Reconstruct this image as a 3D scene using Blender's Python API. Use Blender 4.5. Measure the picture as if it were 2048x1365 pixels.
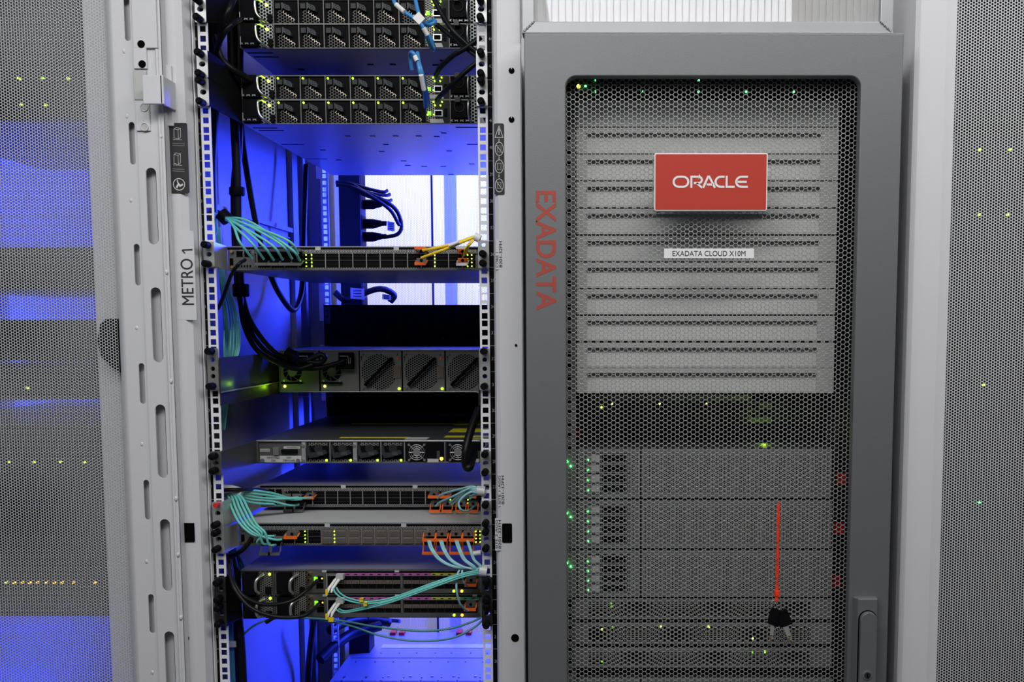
import bpy, math, random
import numpy as np
from mathutils import Vector, Matrix
random.seed(7)
SC = bpy.context.scene
COL = SC.collection
for o in list(bpy.data.objects): bpy.data.objects.remove(o)

# ------------------------------------------------------------------ camera, world, lights, exposure
TH = math.radians(5.194); CY = -1.717; CZ = 1.54; F = 2000.0; PX, PY = 1190.0, 832.0
cd = bpy.data.cameras.new('camera'); cam = bpy.data.objects.new('camera', cd); COL.objects.link(cam)
cd.sensor_width = 36.0; cd.lens = 36.0*F/2048; cd.clip_start = .02
cd.shift_x = (1024-PX)/2048; cd.shift_y = (PY-682.5)/2048
cam.location = (0, CY, CZ); cam.rotation_euler = (math.pi/2-TH, 0, 0)
SC.camera = cam
SC.view_settings.view_transform = 'Standard'; SC.view_settings.look = 'None'
SC.view_settings.gamma = 1; SC.view_settings.exposure = 0.0; SC.view_settings.use_curve_mapping = False
W = bpy.data.worlds.new('world'); SC.world = W; W.use_nodes = True
W.node_tree.nodes['Background'].inputs[0].default_value = (.5, .52, .56, 1)
W.node_tree.nodes['Background'].inputs[1].default_value = .3

def area(name, loc, target, sx, sy, power, color=(1,1,1), spread=180):
    l = bpy.data.lights.new(name, 'AREA'); l.shape = 'RECTANGLE'; l.size = sx; l.size_y = sy
    l.energy = power; l.color = color; l.spread = math.radians(spread)
    o = bpy.data.objects.new(name, l); COL.objects.link(o); o.location = loc
    d = Vector(target)-Vector(loc); o.rotation_euler = d.to_track_quat('-Z', 'Y').to_euler()
    return o
area('cold_aisle_light', (.35, -1.28, 2.95), (.1, -.55, 0), 3.4, .4, 50, (1, .985, .97))
area('cold_aisle_far_light', (-1.3, -2.4, 2.95), (-.8, 0, 1.3), 2.2, .6, 19, (.97, .985, 1))
area('hot_aisle_light', (-.1, 1.6, 3.3), (-.1, 3.0, 1.7), 3.2, .5, 150, (.98, .98, 1))
# blue marker lamps: vertical strips inside the racks' rear right corner
area('rack_blue_light', (-.165, .93, 1.50), (-.75, .60, 1.50), .05, 1.25, 130, (.022, .045, 1))
area('neighbour_blue_light', (-.80, .80, 1.35), (-1.3, .35, 1.4), .05, 1.7, 65, (.022, .045, 1))

# ------------------------------------------------------------------ helpers
def P(px, py, Y):
    a = (px-PX)/F; b = (PY-py)/F
    y = math.cos(TH)+b*math.sin(TH); z = -math.sin(TH)+b*math.cos(TH)
    t = (Y-CY)/y
    return a*t, CZ+z*t
def P3(px, py, Y):
    x, z = P(px, py, Y); return (x, Y, z)

MATS = {}
def mat(name, col=(.5,.5,.5), rough=.5, metal=0., emit=0., noise=0., bump=0., nscale=60., spec=.5):
    m = bpy.data.materials.new(name); m.use_nodes = True; nt = m.node_tree
    b = nt.nodes['Principled BSDF']
    b.inputs['Base Color'].default_value = (*col, 1); b.inputs['Roughness'].default_value = rough
    b.inputs['Metallic'].default_value = metal; b.inputs['Specular IOR Level'].default_value = spec
    if emit:
        b.inputs['Emission Color'].default_value = (*col, 1); b.inputs['Emission Strength'].default_value = emit
    if noise or bump:
        tc = nt.nodes.new('ShaderNodeTexCoord'); n = nt.nodes.new('ShaderNodeTexNoise')
        n.inputs['Scale'].default_value = nscale; n.inputs['Detail'].default_value = 4
        nt.links.new(tc.outputs['Object'], n.inputs['Vector'])
        if noise:
            r = nt.nodes.new('ShaderNodeMapRange'); r.inputs['To Min'].default_value = 1-noise; r.inputs['To Max'].default_value = 1+noise
            nt.links.new(n.outputs['Fac'], r.inputs['Value'])
            v = nt.nodes.new('ShaderNodeVectorMath'); v.operation = 'SCALE'; v.inputs[0].default_value = col
            nt.links.new(r.outputs[0], v.inputs['Scale']); nt.links.new(v.outputs[0], b.inputs['Base Color'])
        if bump:
            n2 = nt.nodes.new('ShaderNodeTexNoise'); n2.inputs['Scale'].default_value = 900
            nt.links.new(tc.outputs['Object'], n2.inputs['Vector'])
            bp = nt.nodes.new('ShaderNodeBump'); bp.inputs['Strength'].default_value = bump; bp.inputs['Distance'].default_value = .0004
            nt.links.new(n2.outputs['Fac'], bp.inputs['Height']); nt.links.new(bp.outputs[0], b.inputs['Normal'])
    MATS[name] = m; return m
def perf(name, col, pitch, r, rough=.45, metal=0., hole=(.004,.004,.005), alpha=False, hexa=False):
    """sheet pierced by a hexagonal lattice of holes (in the XZ plane of the object)"""
    m = mat(name, col, rough, metal); nt = m.node_tree; b = nt.nodes['Principled BSDF']
    N = nt.nodes.new; L = nt.links.new
    tc = N('ShaderNodeTexCoord'); s = N('ShaderNodeSeparateXYZ'); L(tc.outputs['Object'], s.inputs[0])
    c = N('ShaderNodeCombineXYZ'); L(s.outputs['X'], c.inputs['X']); L(s.outputs['Z'], c.inputs['Y'])
    cx, cy = pitch*math.sqrt(3), pitch; outs = []
    for off in ((0,0,0), (cx/2, cy/2, 0)):
        a = N('ShaderNodeVectorMath'); a.operation = 'ADD'; L(c.outputs[0], a.inputs[0]); a.inputs[1].default_value = off
        w = N('ShaderNodeVectorMath'); w.operation = 'WRAP'; L(a.outputs[0], w.inputs[0])
        w.inputs[1].default_value = (cx/2, cy/2, 1); w.inputs[2].default_value = (-cx/2, -cy/2, -1)
        l = N('ShaderNodeVectorMath'); l.operation = 'LENGTH'; L(w.outputs[0], l.inputs[0]); outs.append(l.outputs['Value'])
    mn = N('ShaderNodeMath'); mn.operation = 'MINIMUM'; L(outs[0], mn.inputs[0]); L(outs[1], mn.inputs[1])
    lt = N('ShaderNodeMath'); lt.operation = 'LESS_THAN'; L(mn.outputs[0], lt.inputs[0]); lt.inputs[1].default_value = r
    if alpha:
        iv = N('ShaderNodeMath'); iv.operation = 'SUBTRACT'; iv.inputs[0].default_value = 1; L(lt.outputs[0], iv.inputs[1])
        L(iv.outputs[0], b.inputs['Alpha'])
    else:
        mx = N('ShaderNodeMix'); mx.data_type = 'RGBA'; L(lt.outputs[0], mx.inputs['Factor'])
        mx.inputs['A'].default_value = (*col, 1); mx.inputs['B'].default_value = (*hole, 1)
        L(mx.outputs['Result'], b.inputs['Base Color'])
        sp = N('ShaderNodeMath'); sp.operation = 'SUBTRACT'; sp.inputs[0].default_value = 1; L(lt.outputs[0], sp.inputs[1])
        mm = N('ShaderNodeMath'); mm.operation = 'MULTIPLY'; L(sp.outputs[0], mm.inputs[0]); mm.inputs[1].default_value = metal
        L(mm.outputs[0], b.inputs['Metallic'])
        ms = N('ShaderNodeMath'); ms.operation = 'MULTIPLY'; L(sp.outputs[0], ms.inputs[0]); ms.inputs[1].default_value = .5
        L(ms.outputs[0], b.inputs['Specular IOR Level'])
    return m

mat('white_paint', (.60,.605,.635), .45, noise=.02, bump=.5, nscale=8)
mat('mesh_paint', (.52,.53,.545), .5)
mat('mesh_paint_shaded', (.17,.175,.185), .5)  # mesh paint with the shade behind the open door put into its colour
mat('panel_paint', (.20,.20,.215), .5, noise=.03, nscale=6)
mat('rail_paint', (.74,.74,.76), .4)
mat('wall_paint', (.8,.8,.82), .7, noise=.02)
mat('wall_dark', (.10,.10,.11), .8)
mat('floor_tile', (.10,.10,.105), .5, noise=.1)
mat('grey_paint', (.175,.182,.19), .48, .45, noise=.03, bump=.6, nscale=6)
mat('grey_mesh', (.30,.31,.30), .42, .2)
mat('filler', (.46,.47,.46), .5, noise=.02, nscale=20)
mat('server_grey', (.22,.225,.225), .5, .3)
mat('dark_grey', (.022,.023,.025), .6, spec=.15)
mat('black', (.004,.004,.005), .6, spec=.06)
mat('black_gloss', (.005,.005,.006), .3, spec=.3)
mat('void', (.002,.002,.002), .9, spec=.05)
mat('steel', (.55,.55,.54), .33, .85, noise=.06, nscale=30)
mat('zinc', (.48,.49,.48), .38, .6, noise=.08, nscale=25)
mat('dim_steel', (.13,.13,.125), .45, .5, noise=.1, nscale=40)
mat('chassis_top', (.24,.245,.25), .4, .35, noise=.05, nscale=12)
mat('chassis_light', (.50,.505,.51), .45, .15, noise=.04, nscale=12)
mat('chassis_dark', (.06,.062,.07), .42, .3)
mat('taupe', (.17,.168,.16), .45, .15, noise=.06, nscale=30)
mat('bright_steel', (.6,.6,.6), .3, .9)
mat('aluminium', (.36,.37,.38), .45, .6, noise=.08, nscale=14)
mat('gold', (.75,.5,.22), .3, 1.)
mat('copper_brown', (.22,.17,.14), .35, .5)
mat('label_white', (.75,.75,.75), .5)
mat('label_grey', (.45,.46,.45), .5)
mat('ink', (.012,.012,.014), .6)
mat('ink_white', (.62,.62,.62), .6)
mat('ink_grey', (.28,.28,.28), .6)
mat('ink_red', (.36,.055,.035), .5)
mat('sign_red', (.45,.028,.012), .6, noise=.03, nscale=300)
mat('orange', (.80,.13,.015), .35)
mat('lanyard_red', (.85,.05,.015), .45)
mat('red', (.6,.02,.02), .4)
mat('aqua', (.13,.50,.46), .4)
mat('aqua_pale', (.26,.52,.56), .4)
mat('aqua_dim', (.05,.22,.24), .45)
mat('blue_cable', (.05,.24,.55), .4)
mat('yellow', (.85,.60,.02), .4)
mat('tape_yellow', (.60,.55,.01), .5)
mat('magenta', (.42,.08,.32), .5)
mat('yellow_green', (.42,.42,.05), .5)
mat('green_strip', (.05,.25,.12), .5)
mat('white_plastic', (.72,.72,.70), .4)
mat('clear_plastic', (.55,.56,.57), .3)
mat('cable_black', (.005,.005,.0055), .42, spec=.22)
mat('slate', (.022,.026,.028), .5, spec=.3)
mat('slate_light', (.05,.055,.058), .5, spec=.2)
mat('pull_grey', (.10,.105,.10), .5)
mat('led_green', (.08,1,.16), .5, emit=7)
mat('led_lime', (.42,1,.02), .5, emit=6)
mat('led_yellow', (.85,1,.08), .5, emit=6)
mat('led_amber', (1,.42,.03), .5, emit=5)
mat('led_red', (1,.03,.02), .5, emit=4)
mat('led_dim', (.25,1,.02), .5, emit=0.8)
mat('brown_orange', (.55,.26,.06), .5)
perf('perf_fine', (.40,.40,.39), .0026, .00092, metal=.5)
perf('perf_hex', (.065,.063,.058), .0052, .0021, metal=.5)
perf('perf_hex_lit', (.62,.55,.44), .0052, .00215, metal=.3)  # hex grille where light catches it, the light put into the colour
perf('perf_disc', (.22,.22,.21), .0049, .00185, metal=.4)
perf('perf_psu', (.26,.28,.27), .0058, .0021, metal=.5)
perf('perf_server', (.27,.275,.27), .0034, .00112)
perf('perf_server_open', (.22,.22,.21), .0072, .0030)
perf('perf_rear', (.5,.5,.55), .0046, .00195, alpha=True)
perf('perf_square', (.18,.175,.16), .0042, .0013, metal=.3)

class MB:
    def __init__(s): s.v=[]; s.f=[]; s.m=[]; s.sm=[]; s.mats=[]
    def mi(s, n):
        if n not in s.mats: s.mats.append(n)
        return s.mats.index(n)
    def add(s, vs, fs, m, smooth=False):
        k=len(s.v); i=s.mi(m); s.v += [tuple(v) for v in vs]
        for f in fs: s.f.append(tuple(k+a for a in f)); s.m.append(i); s.sm.append(smooth)
        return s
    def box(s, x0,y0,z0,x1,y1,z1,m):
        if x0>x1: x0,x1=x1,x0
        if y0>y1: y0,y1=y1,y0
        if z0>z1: z0,z1=z1,z0
        vs=[(x0,y0,z0),(x1,y0,z0),(x1,y1,z0),(x0,y1,z0),(x0,y0,z1),(x1,y0,z1),(x1,y1,z1),(x0,y1,z1)]
        return s.add(vs,[(0,3,2,1),(4,5,6,7),(0,1,5,4),(1,2,6,5),(2,3,7,6),(3,0,4,7)],m)
    def prism(s, poly, y0, y1, m):      # polygon in XZ, extruded in Y
        n=len(poly); vs=[(x,y0,z) for x,z in poly]+[(x,y1,z) for x,z in poly]
        a=sum(poly[i][0]*poly[(i+1)%n][1]-poly[(i+1)%n][0]*poly[i][1] for i in range(n))
        fs=[tuple(range(n)),tuple(range(2*n-1,n-1,-1))]+[(i,i+n,(i+1)%n+n,(i+1)%n) for i in range(n)]
        if a<0: fs=[tuple(reversed(f)) for f in fs]
        return s.add(vs,fs,m)
    def vprism(s, poly, z0, z1, m, smooth=False):      # polygon in XY, extruded in Z
        n=len(poly); vs=[(x,y,z0) for x,y in poly]+[(x,y,z1) for x,y in poly]
        a=sum(poly[i][0]*poly[(i+1)%n][1]-poly[(i+1)%n][0]*poly[i][1] for i in range(n))
        fs=[tuple(range(n-1,-1,-1)),tuple(range(n,2*n))]+[(i,(i+1)%n,(i+1)%n+n,i+n) for i in range(n)]
        if a<0: fs=[tuple(reversed(f)) for f in fs]
        return s.add(vs,fs,m,smooth)
    def cyl(s, p0, p1, r0, m, r1=None, n=14, cap=True, smooth=True):
        r1=r0 if r1 is None else r1; p0=Vector(p0); p1=Vector(p1); d=(p1-p0).normalized()
        u=d.orthogonal().normalized(); w=d.cross(u)
        A=[p0+r0*(math.cos(2*math.pi*i/n)*u+math.sin(2*math.pi*i/n)*w) for i in range(n)]
        B=[p1+r1*(math.cos(2*math.pi*i/n)*u+math.sin(2*math.pi*i/n)*w) for i in range(n)]
        s.add(A+B,[(i,(i+1)%n,(i+1)%n+n,i+n) for i in range(n)],m,smooth)
        if cap: s.add(A+B,[tuple(range(n-1,-1,-1)),tuple(range(n,2*n))],m)
        return s
    def ring(s, c, r, t, m, n=24):       # torus facing -Y
        pts=[(c[0]+r*math.cos(2*math.pi*i/n), c[1], c[2]+r*math.sin(2*math.pi*i/n)) for i in range(n+1)]
        return s.tube(pts,t,m,6)
    def tube(s, pts, r, m, n=8, flat=1.0):
        pts=[Vector(p) for p in pts]; rings=[]; up=Vector((0,0,1)); prev=None
        for i,p in enumerate(pts):
            d=(pts[min(i+1,len(pts)-1)]-pts[max(i-1,0)])
            d=d.normalized() if d.length>1e-9 else Vector((1,0,0))
            if prev is None:
                u=d.orthogonal().normalized()
            else:
                u=(prev-d*prev.dot(d)); u=u.normalized() if u.length>1e-6 else d.orthogonal().normalized()
            prev=u; w=d.cross(u); rr=r(i/(len(pts)-1)) if callable(r) else r
            rings.append([p+rr*(math.cos(2*math.pi*k/n)*u+flat*math.sin(2*math.pi*k/n)*w) for k in range(n)])
        vs=[v for rg in rings for v in rg]; fs=[]
        for i in range(len(rings)-1):
            for k in range(n): fs.append((i*n+k,i*n+(k+1)%n,(i+1)*n+(k+1)%n,(i+1)*n+k))
        s.add(vs,fs,m,True); L=len(rings)-1
        s.add(vs,[tuple(range(n-1,-1,-1)),tuple(L*n+k for k in range(n))],m)
        return s
    def ball(s, c, r, m, n=8, sq=(1,1,1)):
        vs=[];fs=[]
        for j in range(n//2+1):
            t=math.pi*j/(n//2)
            for i in range(n):
                a=2*math.pi*i/n; vs.append((c[0]+sq[0]*r*math.sin(t)*math.cos(a),c[1]+sq[1]*r*math.sin(t)*math.sin(a),c[2]+sq[2]*r*math.cos(t)))
        for j in range(n//2):
            for i in range(n): fs.append((j*n+i,(j+1)*n+i,(j+1)*n+(i+1)%n,j*n+(i+1)%n))
        return s.add(vs,fs,m,True)
    def mesh(s, me, M=None, m=None):
        M=M or Matrix(); return s.add([M@v.co for v in me.vertices],[tuple(p.vertices) for p in me.polygons],m)
    def data(s, name):
        me=bpy.data.meshes.new(name); me.from_pydata(s.v,[],s.f); 
        for n in s.mats: me.materials.append(MATS[n])
        me.polygons.foreach_set('material_index',s.m); me.polygons.foreach_set('use_smooth',s.sm); me.update(); return me
    def build(s, name, parent=None, loc=(0,0,0), bevel=0):
        o=link(name, s.data(name), parent, loc)
        if bevel:
            b=o.modifiers.new('bevel','BEVEL'); b.width=bevel; b.segments=2; b.limit_method='ANGLE'; b.angle_limit=math.radians(50)
        return o
def link(name, me, parent=None, loc=(0,0,0)):
    o=bpy.data.objects.new(name, me); COL.objects.link(o); o.location=loc
    if parent is not None: o.parent=parent
    return o
def tag(o, label=None, cat=None, group=None, kind=None):
    for k,v in (('label',label),('category',cat),('group',group),('kind',kind)):
        if v: o[k]=v
    return o
def thing(name, label, cat, loc=(0,0,0), group=None):
    return tag(link(name, None, None, loc), label, cat, group)
def children(o): return [c for c in bpy.data.objects if c.parent==o]
def copy_tree(o, parent=None):
    c=o.copy(); COL.objects.link(c)
    if parent is not None: c.parent=parent
    for ch in children(o): copy_tree(ch, c)
    return c
def curve_mesh(polys, th, bevel=0.):     # filled 2-D outline with holes -> plate in XZ, thickness th along Y (centred)
    cu=bpy.data.curves.new('c','CURVE'); cu.dimensions='2D'; cu.fill_mode='BOTH'; cu.extrude=th/2; cu.bevel_depth=bevel; cu.bevel_resolution=2
    if bevel: cu.extrude=max(th/2-bevel,0); cu.offset=-bevel
    for pl in polys:
        sp=cu.splines.new('POLY'); sp.points.add(len(pl)-1); sp.use_cyclic_u=True
        for i,(x,z) in enumerate(pl): sp.points[i].co=(x,z,0,1)
    o=bpy.data.objects.new('c',cu); me=bpy.data.meshes.new_from_object(o); bpy.data.objects.remove(o)
    me.transform(Matrix.Rotation(math.pi/2,4,'X')); me.update(); return me
def rrect(x0,z0,x1,z1,r,n=6):
    if x0>x1:x0,x1=x1,x0
    if z0>z1:z0,z1=z1,z0
    r=min(r,(x1-x0)/2,(z1-z0)/2); out=[]
    for cx,cz,a in ((x1-r,z1-r,0),(x0+r,z1-r,90),(x0+r,z0+r,180),(x1-r,z0+r,270)):
        for i in range(n+1):
            t=math.radians(a+90*i/n); out.append((cx+r*math.cos(t),cz+r*math.sin(t)))
    return out
def circ(x,z,r,n=14): return [(x+r*math.cos(2*math.pi*i/n), z+r*math.sin(2*math.pi*i/n)) for i in range(n)]
_tc={}
def text_mesh(txt, w=None, h=None, th=.0004, bold=0.):
    """text lying in XZ facing -Y, centred at the origin, fitted to w (and h)"""
    fc=bpy.data.curves.new('t','FONT'); fc.body=txt; fc.extrude=0; fc.offset=bold; fc.align_x='CENTER'
    o=bpy.data.objects.new('t',fc); me=bpy.data.meshes.new_from_object(o); bpy.data.objects.remove(o)
    co=np.array([v.co[:] for v in me.vertices]); mn=co.min(0); mx=co.max(0); c=(mn+mx)/2; sz=mx-mn
    sx=(w/sz[0]) if w else h/sz[1]; sy=(h/sz[1]) if h else sx
    me.transform(Matrix.Diagonal((sx,sy,1,1))@Matrix.Translation((-c[0],-c[1],0)))
    me.transform(Matrix.Rotation(math.pi/2,4,'X')); me.update(); return me
def text_part(name, txt, center, w, h, m, parent=None, rot=0., bold=0., loc0=(0,0,0)):
    me=text_mesh(txt,w,h,bold=bold); b=MB()
    b.mesh(me, Matrix.Translation(Vector(center)-Vector(loc0))@Matrix.Rotation(rot,4,'Y'), m)
    return b.build(name,parent)
def stroke(mb, pts, w, y, m, M=None, closed=False):
    pts=[Vector((p[0],p[1])) for p in pts]; n=len(pts); A=[];B=[]
    for i,p in enumerate(pts):
        a=pts[i-1] if (i>0 or closed) else None; c=pts[(i+1)%n] if (i<n-1 or closed) else None
        d1=(p-a).normalized() if a is not None else None; d2=(c-p).normalized() if c is not None else None
        if d1 is None: d1=d2
        if d2 is None: d2=d1
        n1=Vector((-d1.y,d1.x)); n2=Vector((-d2.y,d2.x)); t=n1+n2
        t=t.normalized() if t.length>1e-6 else n1; k=w/2/max(t.dot(n1),.35)
        A.append(p+t*k); B.append(p-t*k)
    vs=[(v.x,y,v.y) for v in A]+[(v.x,y,v.y) for v in B]
    if M is not None: vs=[M@Vector(v) for v in vs]
    mb.add(vs,[(i,(i+1)%n,(i+1)%n+n,i+n) for i in range(n if closed else n-1)],m)
def crom(pts, k=8):
    pts=[Vector(p) for p in pts]
    if len(pts)<3: return pts
    P_=[2*pts[0]-pts[1]]+pts+[2*pts[-1]-pts[-2]]; out=[]
    for i in range(1,len(P_)-2):
        a,b,c,d=P_[i-1:i+3]
        for j in range(k):
            t=j/k; out.append(.5*((2*b)+(c-a)*t+(2*a-5*b+4*c-d)*t*t+(3*b-a-3*c+d)*t**3))
    return out+[pts[-1]]
def honeycomb(x0,x1,z0,z1,p,r,th,m,y=0.,ends=0.):
    """pierced sheet of real holes: column step .866p, row step p, outer hexagons tile, inner hexagons are the holes"""
    cs=p*math.sqrt(3)/2; nx=int((x1-x0)/cs); nz=int((z1-z0)/p)
    I,J=np.meshgrid(np.arange(nx),np.arange(nz),indexing='ij')
    cx=(x0+cs*(I+.5)).ravel(); cz=(z0+p*(J+.5)+(I%2)*p/2).ravel()
    a=np.radians(np.arange(6)*60); R=p/math.sqrt(3)
    n=len(cx); V=np.zeros((n,24 if th else 12,3))
    for k,(rr,yy) in enumerate(((R,y),(r,y))+(((r,y+th),(R,y+th)) if th else ())):
        V[:,k*6:(k+1)*6,0]=cx[:,None]+rr*np.cos(a); V[:,k*6:(k+1)*6,2]=cz[:,None]+rr*np.sin(a); V[:,k*6:(k+1)*6,1]=yy
    q=[]
    for i in range(6):
        j=(i+1)%6; q.append((i,j,6+j,6+i))
        if th: q.append((6+i,6+j,12+j,12+i))
    q=np.array(q); nv=V.shape[1]
    Fq=(q[None]+(np.arange(n)*nv)[:,None,None]).reshape(-1,4)
    me=bpy.data.meshes.new('pierced'); me.vertices.add(n*nv); me.vertices.foreach_set('co',V.reshape(-1).astype('f'))
    me.loops.add(Fq.size); me.loops.foreach_set('vertex_index',Fq.reshape(-1).astype('i'))
    me.polygons.add(len(Fq)); me.polygons.foreach_set('loop_start',np.arange(0,Fq.size,4,dtype='i'))
    me.polygons.foreach_set('loop_total',np.full(len(Fq),4,dtype='i')) if False else None
    me.update(calc_edges=True); me.materials.append(MATS[m]); return me

# ------------------------------------------------------------------ the room
def slab(name, a, b, m):
    return tag(MB().box(*a,*b,m).build(name), kind='structure')
slab('floor', (-4,-3.4,-.05), (4,3.0,0), 'floor_tile')
slab('ceiling', (-4,-3.4,3.4), (4,3.0,3.45), 'wall_paint')
slab('wall_back', (-4,3.0,0), (4,3.08,3.4), 'wall_paint')
slab('wall_front', (-4,-3.48,0), (4,-3.4,3.4), 'wall_dark')
slab('wall_left', (-4.08,-3.4,0), (-4,3.0,3.4), 'wall_dark')
slab('wall_right', (4,-3.4,0), (4.08,3.0,3.4), 'wall_dark')

RH=2.35                      # rack height of the white racks
XC=-.421                     # centre line of the open rack
XE=.188                      # centre line of the grey rack
def Zp(py, Y=0.): return P(1190,py,Y)[1]
def Xp(px, py, Y=0.): return P(px,py,Y)[0]

# ------------------------------------------------------------------ open white rack
rack=thing('server_rack','open white equipment rack marked METRO 1 full of switches and cables, glowing blue inside','server rack',(XC,0,0))
def post(px0,px1,name='front_post',right=False):
    """front post: flat face with a rounded edge towards the rails"""
    yf=-.035; x0=Xp(px0,650,yf)-XC; x1=Xp(px1,650,yf if right else -.012)-XC
    if right: poly=[(x0,.03),(x0,-.020),(x0+.004,-.031),(x0+.010,yf),(x1-.002,yf),(x1,yf+.002),(x1,.10),(x0+.02,.10)]
    else: poly=[(x0,.10),(x0,yf+.002),(x0+.002,yf),(x1-.016,yf),(x1-.006,-.028),(x1,-.012),(x1,.03),(x1-.02,.10)]
    return MB().vprism(poly,0,RH,'white_paint').build(name,rack)
pl=post(347,401); pr=post(987,1046,right=True)
PXL=Xp(402,650,-.012)-XC; PXR=Xp(987,650,-.02)-XC
U=.04445; UZ0=Zp(241)-40.5*U
def make_rail(side, Y, rear=False):
    s=side; xh=s*.2325; b=MB(); z=.05
    for u in range(-3,56):
        zb=UZ0+(u-1)*U
        for dz in (.00635,.02223,.0381):
            c=zb+dz
            if .08<c<RH-.08:
                b.box(xh-.0049,0,z,xh+.0049,.002,c-.0049,'rail_paint'); z=c+.0049
    b.box(xh-.0049,0,z,xh+.0049,.002,RH-.05,'rail_paint')
    b.box(xh-.0084,0,.05,xh-.0049,.002,RH-.05,'rail_paint'); b.box(xh+.0049,0,.05,xh+.0084,.002,RH-.05,'rail_paint')
    # web running back on the outer side
    b.box(xh+s*.0085,.002,.05,xh+s*.0105,.045,RH-.05,'rail_paint' if rear else 'dark_grey')
    return b.build('rear_rail' if rear else 'mounting_rail',rack,(0,Y,0))
for s in (-1,1):
    make_rail(s,0.); make_rail(s,.74,True)
# black numbered strips
for s in (-1,1):
    b=MB(); xi=s*.2325+s*.0088; xo=PXL if s<0 else PXR
    b.box(xi,.001,.05,xo,.004,RH-.05,'black')
    if s<0: b.box(PXL+.0022,-.010,.05,PXL+.0010,.002,RH-.05,'rail_paint')
    st=b.build('number_strip',rack); nb=MB()
    for u in range(20,46):
        zc=UZ0+(u-.5)*U
        nb.mesh(text_mesh(str(u),.0065,.0055), Matrix.Translation((xi+s*.0055,.0004,zc)),'ink_grey')
        nb.box(min(xi,xi+s*.012),.0002,zc+U/2-.0003,max(xi,xi+s*.012),.001,zc+U/2+.0003,'ink_grey')
    nb.build('rack_unit_numbers',st)
# side panels with a folded seam, rear posts
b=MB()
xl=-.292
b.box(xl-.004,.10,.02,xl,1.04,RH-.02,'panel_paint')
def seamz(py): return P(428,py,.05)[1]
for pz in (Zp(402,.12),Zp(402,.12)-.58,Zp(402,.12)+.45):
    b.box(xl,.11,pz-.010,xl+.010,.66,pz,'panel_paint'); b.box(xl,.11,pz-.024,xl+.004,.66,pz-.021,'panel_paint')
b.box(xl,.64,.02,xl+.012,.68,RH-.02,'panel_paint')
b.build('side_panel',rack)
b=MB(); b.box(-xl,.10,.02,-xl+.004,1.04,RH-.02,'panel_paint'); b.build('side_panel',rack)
for s in (-1,1):
    b=MB()
    b.vprism([(s*.292,.80),(s*.292,1.0),(s*.262,1.0),(s*.262,.90),(s*.245,.88),(s*.245,.80)],.02,RH-.02,'panel_paint')
    for z in (.95,1.35,1.55,1.9): b.box(s*.268,.797,z,s*.255,.80,z+.14,'rail_paint')
    b.build('rear_post',rack)
b=MB(); b.box(-.3,-.03,RH-.03,.3,1.04,RH,'white_paint'); b.build('roof_panel',rack)
b=MB(); b.box(-.3,-.03,.0,.3,1.04,.04,'white_paint'); b.build('plinth',rack)
b=MB(); b.box(-.245,1.04,.05,.25,1.042,RH-.04,'perf_rear'); rd=b.build('rear_door',rack)
b=MB(); b.box(-.29,1.03,.03,-.245,1.055,RH-.02,'white_paint'); b.box(.245,1.03,.03,.29,1.055,RH-.02,'white_paint')
xm=Xp(866,430,1.05)-XC; b.box(xm-.0022,1.030,.05,xm+.0022,1.038,RH-.04,'dark_grey')
xm=Xp(892,430,1.05)-XC; b.build('rear_door_frame',rd); b=MB(); b.box(xm-.012,1.10,.05,xm+.010,1.13,RH-.04,'rail_paint'); b.box(xm+.010,1.11,.05,xm+.020,1.13,RH-.04,'rail_paint'); b.box(xm-.012,1.042,RH-.10,xm+.02,1.13,RH-.04,'rail_paint'); b.build('door_stay',rd)
# holes and markings of the right post
for px,py,r in ((1023,141,.0048),(1023,239,.0048),(1032,691,.0022),(1030,1277,.0068)):
    b=MB(); x,z=P(px,py,-.0362); b.cyl((x-XC,-.0362,z),(x-XC,-.034,z),r,'void')
    if r==.0048: b.box(x-XC-.0008,-.0366,z+.002,x-XC+.0008,-.034,z+.0055,'white_paint')
    b.build('post_hole',pr)
b=MB()
x,z=P(1014,1067,-.0362); b.prism(rrect(x-XC-.0085,z-.0165,x-XC+.0085,z+.0165,.002,3),-.0364,-.034,'void')
b.build('post_slot',pr)
b=MB()
x,z=P(376,1066,-.0362); b.prism(rrect(x-XC-.0095,z-.0165,x-XC+.0105,z+.0165,.001,2),-.0364,-.034,'void')
b.build('post_slot',pl); b=MB(); x,z=P(371,1278,-.0362); b.cyl((x-XC,-.0362,z),(x-XC,-.034,z),.006,'void'); b.build('post_hole',pl)
# labels
def flat_label(name,px0,py0,px1,py1,Y,m,parent,org,r=.003,th=.0006):
    x0,z0=P(px0,py1,Y); x1,z1=P(px1,py0,Y); b=MB()
    b.prism(rrect(x0-org[0],z0,x1-org[0],z1,r,4),Y-org[1],Y+th-org[1],m); return b.build(name,parent)
OR=(XC,0)
def ptxt(name,txt,px0,py0,px1,py1,Y,m,parent,org=(0,0),vert=0,bold=0.):
    x0,z0=P(px0,py1,Y); x1,z1=P(px1,py0,Y); w=abs(x1-x0); h=abs(z1-z0)
    if vert: w,h=h,w
    # rotation about Y: +90deg turns text to read downwards, -90 upwards
    return text_part(name,txt,((x0+x1)/2-org[0],Y-org[1],(z0+z1)/2),w,h,m,parent,rot=vert*math.pi/2,bold=bold)
lb=flat_label('name_label',355,462,387,640,-.0352,'white_paint',pl,OR,.001,.0001)
ptxt('lettering','METRO',364,518,385,610,-.0358,'ink',lb,OR,-1)
b=MB()
for seg in (((364,500.5),(385,499.5)),((364.3,501),(370,507))): stroke(b,[(P(x,y,-.0358)[0]-XC,P(x,y,-.0358)[1]) for x,y in seg],.0020,-.0358,'ink')
b.build('numeral',lb)
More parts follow.
